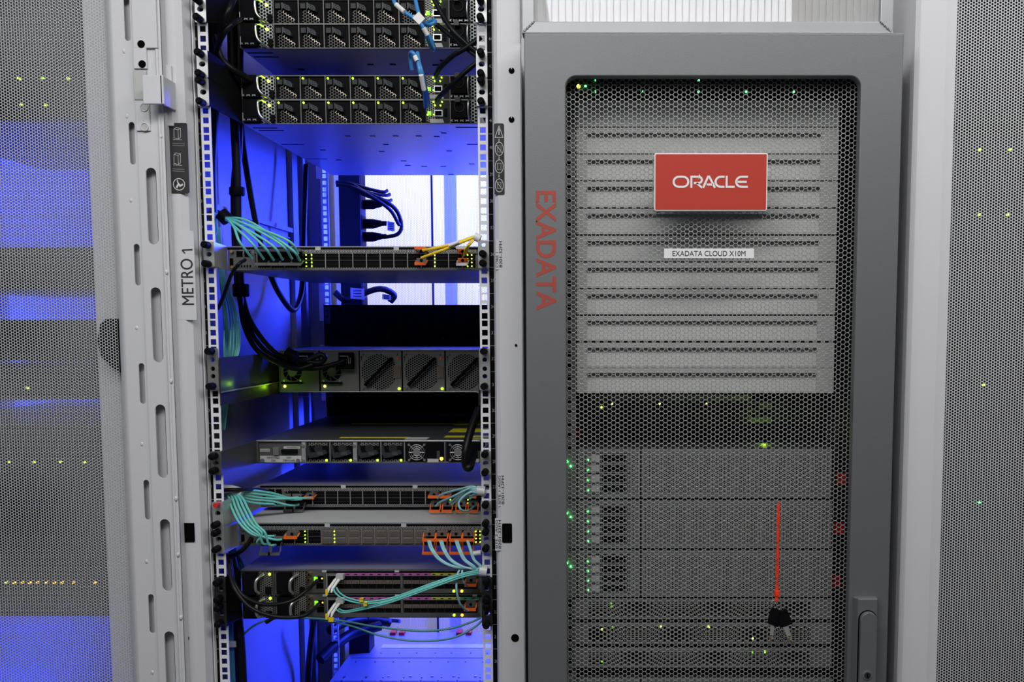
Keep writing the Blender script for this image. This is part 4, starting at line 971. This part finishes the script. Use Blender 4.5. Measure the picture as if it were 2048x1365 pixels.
# site 1
transceiver('orange tabbed transceiver standing alone at the left of the first aggregation router',624,990,.166,up=False,drop=.002)
for i,a in enumerate((582,600)):
    transceiver('grey tabbed transceiver in the upper row left of the first aggregation router, %s from left'%ordn[i],a,990,.166,m='pull_grey',up=True,drop=.003,bm='black')
    transceiver('grey tabbed transceiver hanging below the first aggregation router at left, %s from left'%ordn[i],a+2,1006,.166,m='pull_grey',drop=.011,bm='black')
for i,a in enumerate((873,897,924,948)):
    transceiver('orange tabbed transceiver, lower row right of the first aggregation router, %s from left'%ordn[i],a,1006,.150,drop=.012,grp='orange transceivers of the first aggregation router')
for i,a in enumerate((870,893,945)):
    transceiver('orange tabbed transceiver at the right of the first aggregation router, upper row, %s from left'%ordn[i],a,988,.150,drop=.002,grp='orange transceivers of the first aggregation router')
# site 2
transceiver('orange tabbed transceiver standing alone at the left of the second aggregation router',588,1066,.044,drop=.004,w=.022)
for i,a in enumerate((545,563)):
    transceiver('grey tabbed transceiver in the upper row left of the second aggregation router, %s from left'%ordn[i],a,1066,.044,m='pull_grey',up=False,drop=.004,bm='black')
    transceiver('grey tabbed transceiver hanging below the second aggregation router at left, %s from left'%ordn[i],a-8,1085,.044,m='pull_grey',drop=.016,bm='black')
for i,a in enumerate((861,886,914,939)):
    transceiver('orange tabbed transceiver at the right of the second aggregation router, upper row, %s from left'%ordn[i],a,1066,.044,drop=.008,reach=.024,w=.021,bm='copper_brown',grp='orange transceivers of the second aggregation router')
    transceiver('orange tabbed transceiver at the right of the second aggregation router, lower row, %s from left'%ordn[i],a-1,1082,.044,drop=.017,reach=.024,w=.019,bm='black',grp='orange transceivers of the second aggregation router')
transceiver('orange tabbed transceiver at the right of the upper bottom switch',944,1158,.04,drop=.006,w=.02)
transceiver('orange tabbed transceiver at the right of the lower bottom switch',943,1206,.04,drop=.006,w=.02)

# ------------------------------------------------------------------ grey rack with the hexagonal mesh door
gx=XE
er=thing('server_rack','grey equipment rack with a closed hexagonal mesh door and a red nameplate','server rack',(gx,0,0))
DZ=Zp(66,-.09)
b=MB()
for s in (-1,1): b.box(s*.255,-.02,.02,s*.295,.12,DZ-.03,'dark_grey'); b.box(s*.293,.10,.02,s*.297,1.0,DZ-.03,'dark_grey')
b.box(-.297,-.02,DZ-.05,.297,1.0,DZ-.02,'dark_grey'); b.box(-.297,-.02,0,.297,1.0,.05,'dark_grey'); b.box(-.297,.98,.05,.297,1.0,DZ-.05,'dark_grey')
b.build('cabinet_frame',er)
for s in (-1,1):
    b=MB(); xh=s*.2325; z=.06; mm='server_grey' if s<0 else 'dark_grey'
    for k in range(56):
        c=.75+k*.02; b.box(xh-.004,0,z,xh+.004,.002,c-.004,mm); z=c+.004
    b.box(xh-.004,0,z,xh+.004,.002,DZ-.07,mm); b.box(xh-.011,0,.06,xh-.004,.002,DZ-.07,mm); b.box(xh+.004,0,.06,xh+.011,.002,DZ-.07,mm)
    b.build('mounting_rail',er,(0,-.004 if s<0 else .05,0))
for py in (960,1060,1165):
    b=MB(); x,z=P(1682-(py-960)*.06,py,.04); b.box(x-gx-.009,.035,z-.008,x-gx+.009,.045,z+.012,'red'); b.build('red_latch',er)
b=MB(); x,z=P(1155,868,.1); b.box(x-gx-.007,.09,z-.006,x-gx+.007,.1,z+.009,'red'); b.build('red_latch',er)
# door frame with rounded opening
dy=-.09; ox0,oz1=P(1131,152,dy); ox1,_=P(1722,152,dy); ox0-=gx; ox1-=gx
dw=.3
polys=[rrect(-dw,.05,dw,DZ,.002,2), rrect(ox0,.35,ox1,oz1,.017,8)]
me=curve_mesh(polys,.022,.0018)
b=MB(); b.mesh(me,Matrix.Translation((0,dy+.011,0)),'grey_paint')
b.box(-dw,dy+.018,.05,-dw+.02,-.035,DZ-.001,'grey_paint'); b.box(dw-.02,dy+.018,.05,dw,-.035,DZ-.001,'grey_paint'); b.box(-dw,dy+.018,DZ-.02,dw,-.035,DZ-.001,'grey_paint')
ed=b.build('mesh_door',er)
hm=honeycomb(ox0-.012,ox1+.012,.72,oz1+.012,.00765,.00375,.0008,'grey_mesh'); link('hexagonal_mesh',hm,ed,(0,dy+.024,0))
b=MB(); b.box(ox0-.01,dy+.022,.34,ox1+.01,dy+.026,.725,'grey_paint'); b.build('lower_plate',ed)
ptxt('lettering','EXADATA',1073,382,1112,621,dy-.0003,'ink_red',ed,(gx,0),1,bold=.02)
# nameplate
yy=dy+.004
x0,z0=P(1308,422,yy); x1,z1=P(1536,306,yy)
b=MB(); b.prism(rrect(x0-gx,z0,x1-gx,z1,.003,4),yy,yy+.018,'white_plastic'); npl=b.build('nameplate',ed,bevel=.0008)
b=MB(); b.prism(rrect(x0-gx+.0022,z0+.0022,x1-gx-.0022,z1-.0022,.001,3),yy-.0008,yy+.001,'sign_red'); b.build('red_face',npl)
b=MB(); s=(P(1498,364,yy)[0]-P(1345,364,yy)[0])/6.30; h=s
def arc(cx,cy,r,a0,a1,n=8): return [(cx+r*math.cos(math.radians(a0+(a1-a0)*i/n)),cy+r*math.sin(math.radians(a0+(a1-a0)*i/n))) for i in range(n+1)]
LW=.17; q=LW/2; T=1-q; rr_=(1-LW)/2
L=[(arc(.5,.5,rr_,90,270)+arc(.88,.5,rr_,-90,90),True)]
L+=[([(1.55,0),(1.55,T)]+[(2.15,T)]+arc(2.15,T-.26,.26,90,-90,8)+[(1.75,T-.52)],False),([(1.98,T-.52),(2.45,0.0)],False)]
L+=[([(2.52,0),(2.92,.93),(3.02,.93),(3.50,0)],False),([(2.80,.27),(3.32,.27)],False)]
L+=[([(4.28,T)]+arc(3.95,.5,rr_,90,270)+[(4.28,q)],False)]
L+=[([(4.45,1),(4.45,q),(5.12,q)],False)]
L+=[([(6.2,T)]+arc(5.65,.5,rr_,90,270)+[(6.2,q)],False),([(5.3,.5),(6.1,.5)],False)]
xo,zo=P(1345,376,yy-.001); M=Matrix.Translation((xo-gx,yy-.0012,zo))@Matrix.Diagonal((s,1,(P(1345,352,yy)[1]-zo),1))
for pts,cl in L: stroke(b,pts,LW,0,'label_white',M,cl)
b.build('lettering',npl)
yy=dy+.022; x0,z0=P(1328,516.5,yy); x1,z1=P(1508,497.5,yy); b=MB(); b.box(x0-gx,yy-.001,z0,x1-gx,yy,z1,'label_white'); ml=b.build('model_label',ed)
ptxt('lettering','EXADATA CLOUD X10M',1345,502,1491,512.5,yy-.0014,'ink',ml,(gx,0),0,bold=.0)
# swing handle
hy=dy-.001; x0,zt=P(1709,1194,hy); x1,_=P(1755,1194,hy); x0-=gx; x1-=gx
x0=P(1706,1250,hy)[0]-gx; x1=P(1752,1250,hy)[0]-gx
b=MB(); b.vprism([(x0-.002,hy+.002),(x0+.004,hy-.014),(x1-.002,hy-.014),(x1,hy+.002)],zt-.26,zt,'grey_paint'); hb=b.build('swing_handle',ed,bevel=.0015)
b=MB(); xm=(x0+x1)/2+.001; b.prism(rrect(xm-.0155,zt-.24,xm+.0155,zt-.019,.0155,8),hy-.0148,hy-.0135,'void'); b.build('handle_recess',hb)
b=MB(); b.prism(rrect(xm-.0138,zt-.235,xm+.0138,zt-.0205,.0138,8),hy-.024,hy-.014,'grey_paint'); b.build('handle_lever',hb,bevel=.003)
b=MB(); x,z=P(1735,1352,hy-.025); b.cyl((x-gx,hy-.0255,z),(x-gx,hy-.022,z),.0075,'steel'); b.cyl((x-gx,hy-.026,z),(x-gx,hy-.0245,z),.0055,'dark_grey'); b.box(x-gx-.0009,hy-.0263,z-.004,x-gx+.0009,hy-.025,z+.004,'void'); b.build('lock_cylinder',hb)

# contents of the grey rack: blanking panels
FY=-.012; FX0=Xp(1153,500,FY); FX1=Xp(1673,500,FY)
def filler_mesh():
    W_=FX1-FX0; Hh=.0424; b=MB(); x0,x1,zb,zt2=.017,W_-.029,.003,Hh-.0085; dp=.011
    b.box(0,.001+dp,0,W_,dp+.004,Hh,'filler')
    for a in ((0,0,x0,Hh),(x1,0,W_,Hh),(x0,zt2,x1,Hh),(x0,0,x1,zb)): b.box(a[0],0,a[1],a[2],dp+.002,a[3],'filler')
    b.add([(x0,.001,zb),(x1,.001,zb),(x1,dp,zt2),(x0,dp,zt2)],[(0,1,2,3)],'filler')
    return b.data('blanking_panel')
fm=filler_mesh()
fy=[254,308,361.5,415.5,469.5,523.5,577,630,683,736.5,787]
fdesc=['second under the rack top, above the nameplate','behind the upper half of the nameplate','behind the lower half of the nameplate','just under the nameplate','behind the small white model label','just under the small white model label','fourth from the bottom of the stack','third from the bottom of the stack','second from the bottom of the stack','lowest of the stack above the dark gap']
o=link('blanking_panel',fm,None,(FX0,FY,Zp(254,FY)+.0006)); tag(o,'grey blanking panel right under the row of green lights, topmost of its stack','blanking panel','blanking panels in the grey rack')
for i in range(10):
    o=link('blanking_panel',fm,None,(FX0,FY,Zp(fy[i+1],FY)+.0006))
    tag(o,'grey blanking panel in the mesh door rack, '+fdesc[i],'blanking panel','blanking panels in the grey rack')
# two thin switches on top
for i,(t,b_,leds,lab) in enumerate(((136,171,((1192,161),(1397,161)),'dark switch at the very top behind the hexagonal mesh'),(172,203,((1157,173),(1171,173),(1192,183),(1287,183),(1397,184),(1492,184),(1587,184)),'dark switch with a row of green lights, second behind the hexagonal mesh'))):
    d=Dev('network_switch',lab,'network switch',1155,t,b_,.0,.5,top=None)
    d.part('chassis'); d.mb.box(0,.002,0,.43,.5,d.H,'dark_grey'); d.mb.box(0,0,0,.43,.004,.002,'server_grey'); d.done()
    for k in range(5):
        d.part('fan_module'); a=1200+k*94; d.bx(a,t+4,a+80,b_-4,-.001,.003,'black'); d.bx(a-8,t+3,a-2,b_-3,-.003,.003,'slate_light'); d.done()
    for lx,ly in leds: d.led(lx,ly,'led_green' if lx!=1157 else 'led_yellow',.0020 if lx!=1157 else .0032)
# recessed dark switch in the gap
d=Dev('network_switch','black recessed switch in the dark gap above the storage servers','network switch',1180,802,846,.10,.45,w=.42,top=None)
d.part('chassis'); d.mb.box(0,.002,0,.42,.45,d.H,'dark_grey'); d.done()
d.part('bezel'); d.bx(1180,790,1500,802,-.002,.02,'filler'); d.done()
for i,a in enumerate((1216,1311,1405)):
    d.part('fan_module'); d.bx(a,803,a+88,844,-.001,.003,'black'); d.bx(a+3,820,a+16,842,-.004,.002,'slate'); d.bx(a+75,820,a+87,842,-.004,.002,'slate'); f=d.done(); d.led(a+8,808,'led_yellow',.0018,f)
d.led(1203,815,'led_yellow',.0018)
d.part('management_panel'); d.bx(1497,804,1542,845,-.002,.002,'server_grey'); d.bx(1500,808,1516,820,-.003,0,'void'); d.bx(1500,824,1516,835,-.003,0,'void'); d.bx(1519,820,1541,834,-.003,0,'void'); d.done(); d.led(1527,840,'led_yellow',.0020)
# server tops plate under
# storage servers
def storage(t,b_,lab):
    d=Dev('storage_server',lab,'server',1155,t,b_,-.01,.6,w=.442,group='two-unit servers behind the hexagonal mesh',top=None); q=lambda v:t+(v-897)*(b_-t)/101.0
    d.part('chassis'); d.mb.box(0,.004,.001,d.w,.6,d.H,'dark_grey'); d.done()
    d.part('front_grille'); d.bx(1283,q(899),1663,q(996),-.002,.005,'server_grey'); d.bx(1288,q(910),1656,q(984),-.0026,.0,'perf_server'); d.done(bevel=.0005)
    d.part('drive_bay_frame'); d.bx(1155,q(899),1280,q(996),-.001,.005,'server_grey'); d.bx(1155,q(910),1168,q(984),-.0016,.0,'perf_server'); d.bx(1264,q(910),1277,q(984),-.0016,.0,'perf_server'); d.bx(1171,q(906),1260,q(987),-.0012,0,'black'); d.done()
    for i in range(4):
        z=q(907.5+i*20.2); z1=q(926+i*20.2)
        d.part('drive'); d.bx(1172,z,1201,z1,-.003,.002,'server_grey'); d.rr(1183,z+3,1199,z1-3,.001,-.0036,-.002,'filler'); d.bx(1202,z,1253,z1,-.002,.002,'server_grey'); d.bx(1204,z+2.5,1251,z1-2.5,-.0024,.0,'void'); d.bx(1256,z,1259,z1,-.003,.001,'server_grey'); dr_=d.done()
        d.led(1176,z+12.5,'led_green',.0016,dr_); d.last.location.y=-.003
    for (a,c,r) in ((1134,923,.0024),(1142,932,.0020)):
        d.part('indicator_light'); d.dot(a,q(c),r,'led_green',-.006,-.003); d.done()
    d.part('mounting_ear'); d.bx(1130,q(899),1153,q(996),-.003,.0,'server_grey'); d.done()
    return d
storage(897,998,'storage server behind the mesh door, upper of the three with four stacked drives')
storage(1000,1099,'storage server behind the mesh door, middle of the three, behind the red lanyard')
storage(1100,1196,'storage server behind the mesh door, lowest of the three, above the perforated switches')
storage(1356,1452,'storage server at the bottom edge below the perforated switches')
for i,(t,b_,leds,lab) in enumerate(((1198,1239,((1222,1207,'led_dim'),(1223,1213,'led_dim')),'perforated switch under the lowest visible storage server'),(1247,1289,((1204,1259,'led_yellow'),(1322,1254,'led_yellow'),(1417,1254,'led_yellow'),(1225,1255,'led_dim'),(1505,1277,'led_yellow')),'perforated switch with lime dots, middle of the three'),(1297,1336,((1204,1323,'led_dim'),(1504,1305,'led_dim'),(1529,1304,'led_lime')),'perforated switch at the bottom with a green glow, lowest of the three'))):
    d=Dev('perforated_switch',lab,'network switch',1145,t,b_,-.008,.5,w=.452,group='perforated switches behind the mesh door',top=None)
    d.part('chassis'); d.mb.box(0,.003,.001,d.w,.5,d.H-.001,'dark_grey'); d.done()
    d.part('front_panel'); d.bx(1146,t,1664,b_,-.001,.004,'server_grey'); d.bx(1176,t+6,1622,b_-6,-.0016,.0,'perf_server_open'); d.done(bevel=.0005)
    for a,c,m in leds: d.led(a,c,m,.0018); d.last.location.y=-.001
# keys on a lanyard
key=thing('key_bunch','two black headed keys on a red beaded lanyard hanging on the mesh door','keys',P3(1556,1004,dy-.0)); ko=Vector(key.location)
def kp(px,py,Y=-.005): v=Vector(P3(px,py,dy+Y)); return v-ko
b=MB()
y0=1004; segs=[(1004,1010,.0016),(1011,1026,.0032),(1028,1051,.0036),(1054,1061,.0030),(1063,1085,.0036),(1088,1094,.0030),(1097,1121,.0036),(1124,1130,.0030),(1132,1156,.0036),(1158,1165,.0028),(1167,1184,.0036)]
for a,c,r in segs:
    xa=1557-(a-1004)*.018; xc=1557-(c-1004)*.018; b.tube([kp(xa,a),kp((xa+xc)/2+.6,(a+c)/2),kp(xc,c)],r,'lanyard_red',8,.6)
b.tube([kp(1557,1006,.001),kp(1554,1184,.001)],.0012,'lanyard_red',6)
b.tube([kp(1554,1182),kp(1554,1186),kp(1554,1190),kp(1554,1192)],lambda t:.0050,'lanyard_red',8); b.tube([kp(1554,1190),kp(1553,1202)],.0034,'lanyard_red',8)
b.build('lanyard',key)
b=MB(); c_=kp(1552,1211); b.ring(c_,.0088,.0008,'bright_steel',28); b.build('key_ring',key)
def keyshape(head,blade,tip,ym,lab):
    b=MB(); b.prism([(kp(*p).x,kp(*p).z) for p in head],ym,ym+.004,'black'); b.build('key_head',key,bevel=.001)
    b=MB(); b.prism([(kp(*p).x,kp(*p).z) for p in blade],ym+.001,ym+.003,'zinc')
    for p in tip: v=kp(*p); b.box(v.x-.0018,ym,v.z-.0010,v.x+.0018,ym+.003,v.z+.0010,'gold')
    b.build('key_blade',key)
keyshape([(1543,1214),(1556,1218),(1562,1222),(1560,1250),(1554,1254),(1534,1246),(1538,1226)],[(1541,1248),(1548,1250),(1544,1282),(1538,1281)],[(1541,1270),(1540,1275),(1542,1279)],-.010,0)
keyshape([(1560,1220),(1568,1215),(1573,1218),(1584,1246),(1558,1254),(1556,1240)],[(1563,1250),(1575,1249),(1583,1280),(1577,1282)],[(1577,1270),(1576,1275),(1579,1279),(1581,1282)],-.014,0)

# ------------------------------------------------------------------ partition above the grey rack
pp=thing('partition_panel','ribbed translucent panel in a welded aluminium frame above the grey rack','partition panel',(0,0,0))
Yp=-.045
def fr(pts,m='aluminium'):
    b=MB(); b.prism([P(x,y,Yp) for x,y in pts],Yp,Yp+.03,m); return b
zT=3.0
b=fr([(1044,66),(1810,66),(1810,64),(1784,62),(1762,44),(1068,43)]); x0=P(1044,66,Yp)[0]
b=MB(); 
xl0,zl0=P(1044,67,Yp); xl1,zl1=P(1068,43,Yp); xr1,_=P(1786,67,Yp); xr0,_=P(1761,43,Yp); zb_=zl0; zt_=zl1
b.prism([(xl0,zb_),(xr1,zb_),(xr0,zt_),(xl1,zt_)],Yp,Yp+.03,'aluminium')
b.prism([(xl0,zb_),(xl1,zt_),(xl1,2.9),(xl0,2.9)],Yp,Yp+.03,'aluminium'); b.prism([(xr1,zb_),(xr1,2.9),(xr0,2.9),(xr0,zt_)],Yp,Yp+.03,'aluminium')
b.box(xl0,Yp,2.9,xr1,Yp+.03,2.95,'aluminium'); b.box(xl0,Yp-.004,zb_-.001,xr1,Yp+.0,zb_+.0015,'bright_steel')
b.build('frame',pp,bevel=.0012)
b=MB()
for (a0,a1) in (((xl0+.002,zb_+.002),(xl1,zt_)),((xr1-.002,zb_+.002),(xr0,zt_))):
    for k in range(9): t=k/8; b.ball((a0[0]+(a1[0]-a0[0])*t,Yp-.0005,a0[1]+(a1[1]-a0[1])*t),.0016+.0006*(k%2),'aluminium',8)
b.build('weld_bead',pp)
m=mat('ribbed_pane',(.92,.92,.90),.25); nt=m.node_tree; bs=nt.nodes['Principled BSDF']; out=nt.nodes['Material Output']
tr=nt.nodes.new('ShaderNodeBsdfTranslucent'); tr.inputs[0].default_value=(.9,.9,.88,1); tp=nt.nodes.new('ShaderNodeBsdfTransparent'); mx=nt.nodes.new('ShaderNodeMixShader'); mx2=nt.nodes.new('ShaderNodeMixShader')
mx.inputs[0].default_value=.5; nt.links.new(tr.outputs[0],mx.inputs[1]); nt.links.new(tp.outputs[0],mx.inputs[2]); mx2.inputs[0].default_value=.15; nt.links.new(mx.outputs[0],mx2.inputs[1]); nt.links.new(bs.outputs[0],mx2.inputs[2]); nt.links.new(mx2.outputs[0],out.inputs[0])
b=MB(); b.box(xl1-.003,Yp+.012,zt_-.003,xr0+.003,Yp+.013,2.91,'ribbed_pane'); b.build('ribbed_pane',pp)
b=MB(); x=xl1+.006
while x<xr0: b.box(x-.0005,Yp+.0095,zt_-.002,x+.0005,Yp+.012,2.91,'label_grey'); x+=.0112
b.build('rib',pp)
# things seen blurred through the pane, in the hot aisle
t=thing('pipe','orange brown pipe seen blurred through the ribbed panel','pipe',(Xp(1597,20,.35),.35,2.02)); b=MB(); b.cyl((0,0,0),(0,0,.6),.012,'brown_orange'); b.cyl((.020,0,.0),(.020,0,.6),.008,'brown_orange'); b.build('pipe_run',t)
b=MB(); b.cyl((-.016,-.0,.05),(.034,0,.05),.014,'label_white',n=16); b.build('pipe_clamp',t)
t=thing('duct','grey duct seen through the right end of the ribbed panel','duct',(Xp(1690,20,.4),.4,2.02)); b=MB(); b.box(-.07,0,0,.075,.08,.6,'label_grey'); b.box(-.075,-.004,.1,.08,.084,.12,'label_grey'); b.build('duct_body',t,bevel=.004)

# ------------------------------------------------------------------ right neighbour rack
rx0=Xp(1822,300,-.045); rx1=Xp(1909,300,-.045)
rn=thing('server_rack','white equipment rack at the right edge with a fine perforated door','server rack',(rx1+.24,0,0)); rc=rx1+.24
b=MB(); a=rx0-rc; c=rx1-rc
b.vprism([(a,.10),(a,-.030),(a+.003,-.040),(a+.010,-.045),(a+.052,-.045),(a+.060,-.043),(c-.001,-.041),(c,-.036),(c,.10)],0,RH,'white_paint'); b.build('front_post',rn)
b=MB(); b.box(-.3,.10,0,-.296,1.04,RH,'white_paint'); b.box(.3,.10,0,.304,1.04,RH,'white_paint'); b.box(-.3,1.0,0,.3,1.02,RH,'dark_grey'); b.box(-.3,-.03,RH-.02,.3,1.02,RH,'white_paint'); b.box(-.3,-.03,0,.3,1.02,.06,'white_paint'); b.box(.24,-.04,0,.3,.1,RH,'white_paint'); b.build('cabinet_frame',rn)
hm=honeycomb(c-.001,c+.34,zlo,zhi,.0050,.0020,0,'mesh_paint'); dm=link('perforated_door',hm,rn,(0,-.036,0))
b=MB(); b.box(c+.335,-.04,.06,.24,-.034,RH-.03,'white_paint'); b.box(c,-.04,.06,.24,-.034,zlo+.01,'white_paint'); b.box(c,-.04,zhi-.01,.24,-.034,RH-.03,'white_paint'); b.build('door_edge',dm)
def plain_server(lab,xl_,w,py0,py1,Y,leds,ledm='led_lime',grp=None,m='black',r=.0018):
    z0=Zp(py1,Y); z1=Zp(py0,Y); t=thing('rack_server',lab,'server',(xl_,Y,z0),grp); h=z1-z0
    b=MB(); b.box(0,.003,0,w,.55,h,'chassis_dark'); b.build('chassis',t)
    b=MB(); n=max(1,round(h/U)); 
    for k in range(n): b.box(0,-.001,k*h/n+.001,w,.004,(k+1)*h/n-.001,m); b.box(.012,-.006,k*h/n+.006,.03,0,(k+1)*h/n-.006,'slate')
    b.build('front_bezel',t)
    for q in leds:
        x,z=P(q[0],q[1],Y); b=MB(); b.cyl((x-xl_,-.007,z-z0),(x-xl_,0,z-z0),r,ledm if len(q)<3 else q[2]); b.build('indicator_light',t)
G3='dark servers behind the right perforated door'
plain_server('dark servers block behind the right perforated door, top, no lights',rx1+.01,.44,-60,250,.06,[],grp=G3)
plain_server('dark unit behind the right perforated door with two rows of lime dots',rx1+.01,.44,262,500,.06,[(1958,300),(2018,300),(1957,430),(2013,430)],'led_lime',grp=G3)
plain_server('dark unit behind the right perforated door with one dot at mid height',rx1+.01,.44,510,900,.06,[(1965,770)],'led_lime',grp=G3)
plain_server('dark unit behind the right perforated door with one low dot',rx1+.01,.44,910,1420,.06,[(1957,1005,'led_green')],'led_lime',grp=G3)

# ------------------------------------------------------------------ left neighbour rack, behind the open door
lc=-1.026
ln=thing('server_rack','white equipment rack at the left edge seen through the open door\'s mesh','server rack',(lc,0,0))
mxe=Xp(195,650,-.018)-lc
b=MB(); b.vprism([(mxe,-.020),(.297,-.020),(.297,.10),(.25,.10),(mxe,-.014)],0,RH,'white_paint'); b.box(.232,-.040,0,.302,-.02,RH,'white_paint'); b.build('front_post',ln)
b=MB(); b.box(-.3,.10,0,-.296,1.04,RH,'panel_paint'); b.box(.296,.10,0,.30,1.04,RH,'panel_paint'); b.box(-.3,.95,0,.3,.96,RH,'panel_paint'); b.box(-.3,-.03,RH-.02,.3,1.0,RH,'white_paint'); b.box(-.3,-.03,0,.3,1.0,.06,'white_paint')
b.box(.16,.86,.05,.20,.88,2.2,'white_paint'); b.build('cabinet_frame',ln)
b=MB(); b.box(.232,0,.05,.249,.04,RH-.05,'rail_paint'); b.build('mounting_rail',ln)
hm=honeycomb(mxe-.36,mxe+.002,zlo,zhi,.0050,.00205,0,'mesh_paint_shaded'); dm=link('perforated_door',hm,ln,(0,-.016,0))
b=MB(); b.box(-.3,-.020,.06,mxe-.35,-.014,RH-.03,'white_paint'); b.box(-.3,-.020,.06,mxe,-.014,zlo+.01,'white_paint'); b.box(-.3,-.020,zhi-.01,mxe,-.014,RH-.03,'white_paint'); b.build('door_edge',dm)
x0,z0=P(206,722,-.024); x1,z1=P(248,638,-.024)
b=MB(); b.prism([(x0-lc+.004,z0+.008),(x0-lc,(z0+z1)/2),(x0-lc+.006,z1-.008),(x0-lc+.016,z1),(x1-lc,z1),(x1-lc,z0-.02),(x1-lc-.012,z0-.015)],-.024,-.017,'black'); b.build('swing_handle',dm)
G4='dark servers behind the left perforated doors'
xL=lc-.22
plain_server('dark server at the top behind the left doors with small lime dots',xL,.44,-80,242,.04,[(41,158),(88,158),(139,158),(45,211),(94,211)],grp=G4,r=.0019)
plain_server('dark server behind the left doors right below the blue glow',xL,.44,494,578,.04,[],grp=G4)
plain_server('dark server behind the left doors at mid height',xL,.44,640,722,.04,[],grp=G4)
plain_server('dark server behind the left doors with one lime dot',xL,.44,740,800,.04,[(58,776)],grp=G4,r=.0019)
plain_server('dark server behind the left doors with a row of four lime dots',xL,.44,850,1000,.04,[(21,924),(70,924),(124,924),(171,924)],grp=G4,r=.0018)
plain_server('dark switch behind the left doors with a row of small amber dots',xL,.44,1015,1234,.04,[(15,1165,'led_lime'),(31,1165),(48,1165),(62,1165),(78,1165),(95,1165),(111,1165),(127,1165),(149,1165),(192,1165)],'led_amber',grp=G4,r=.0018)
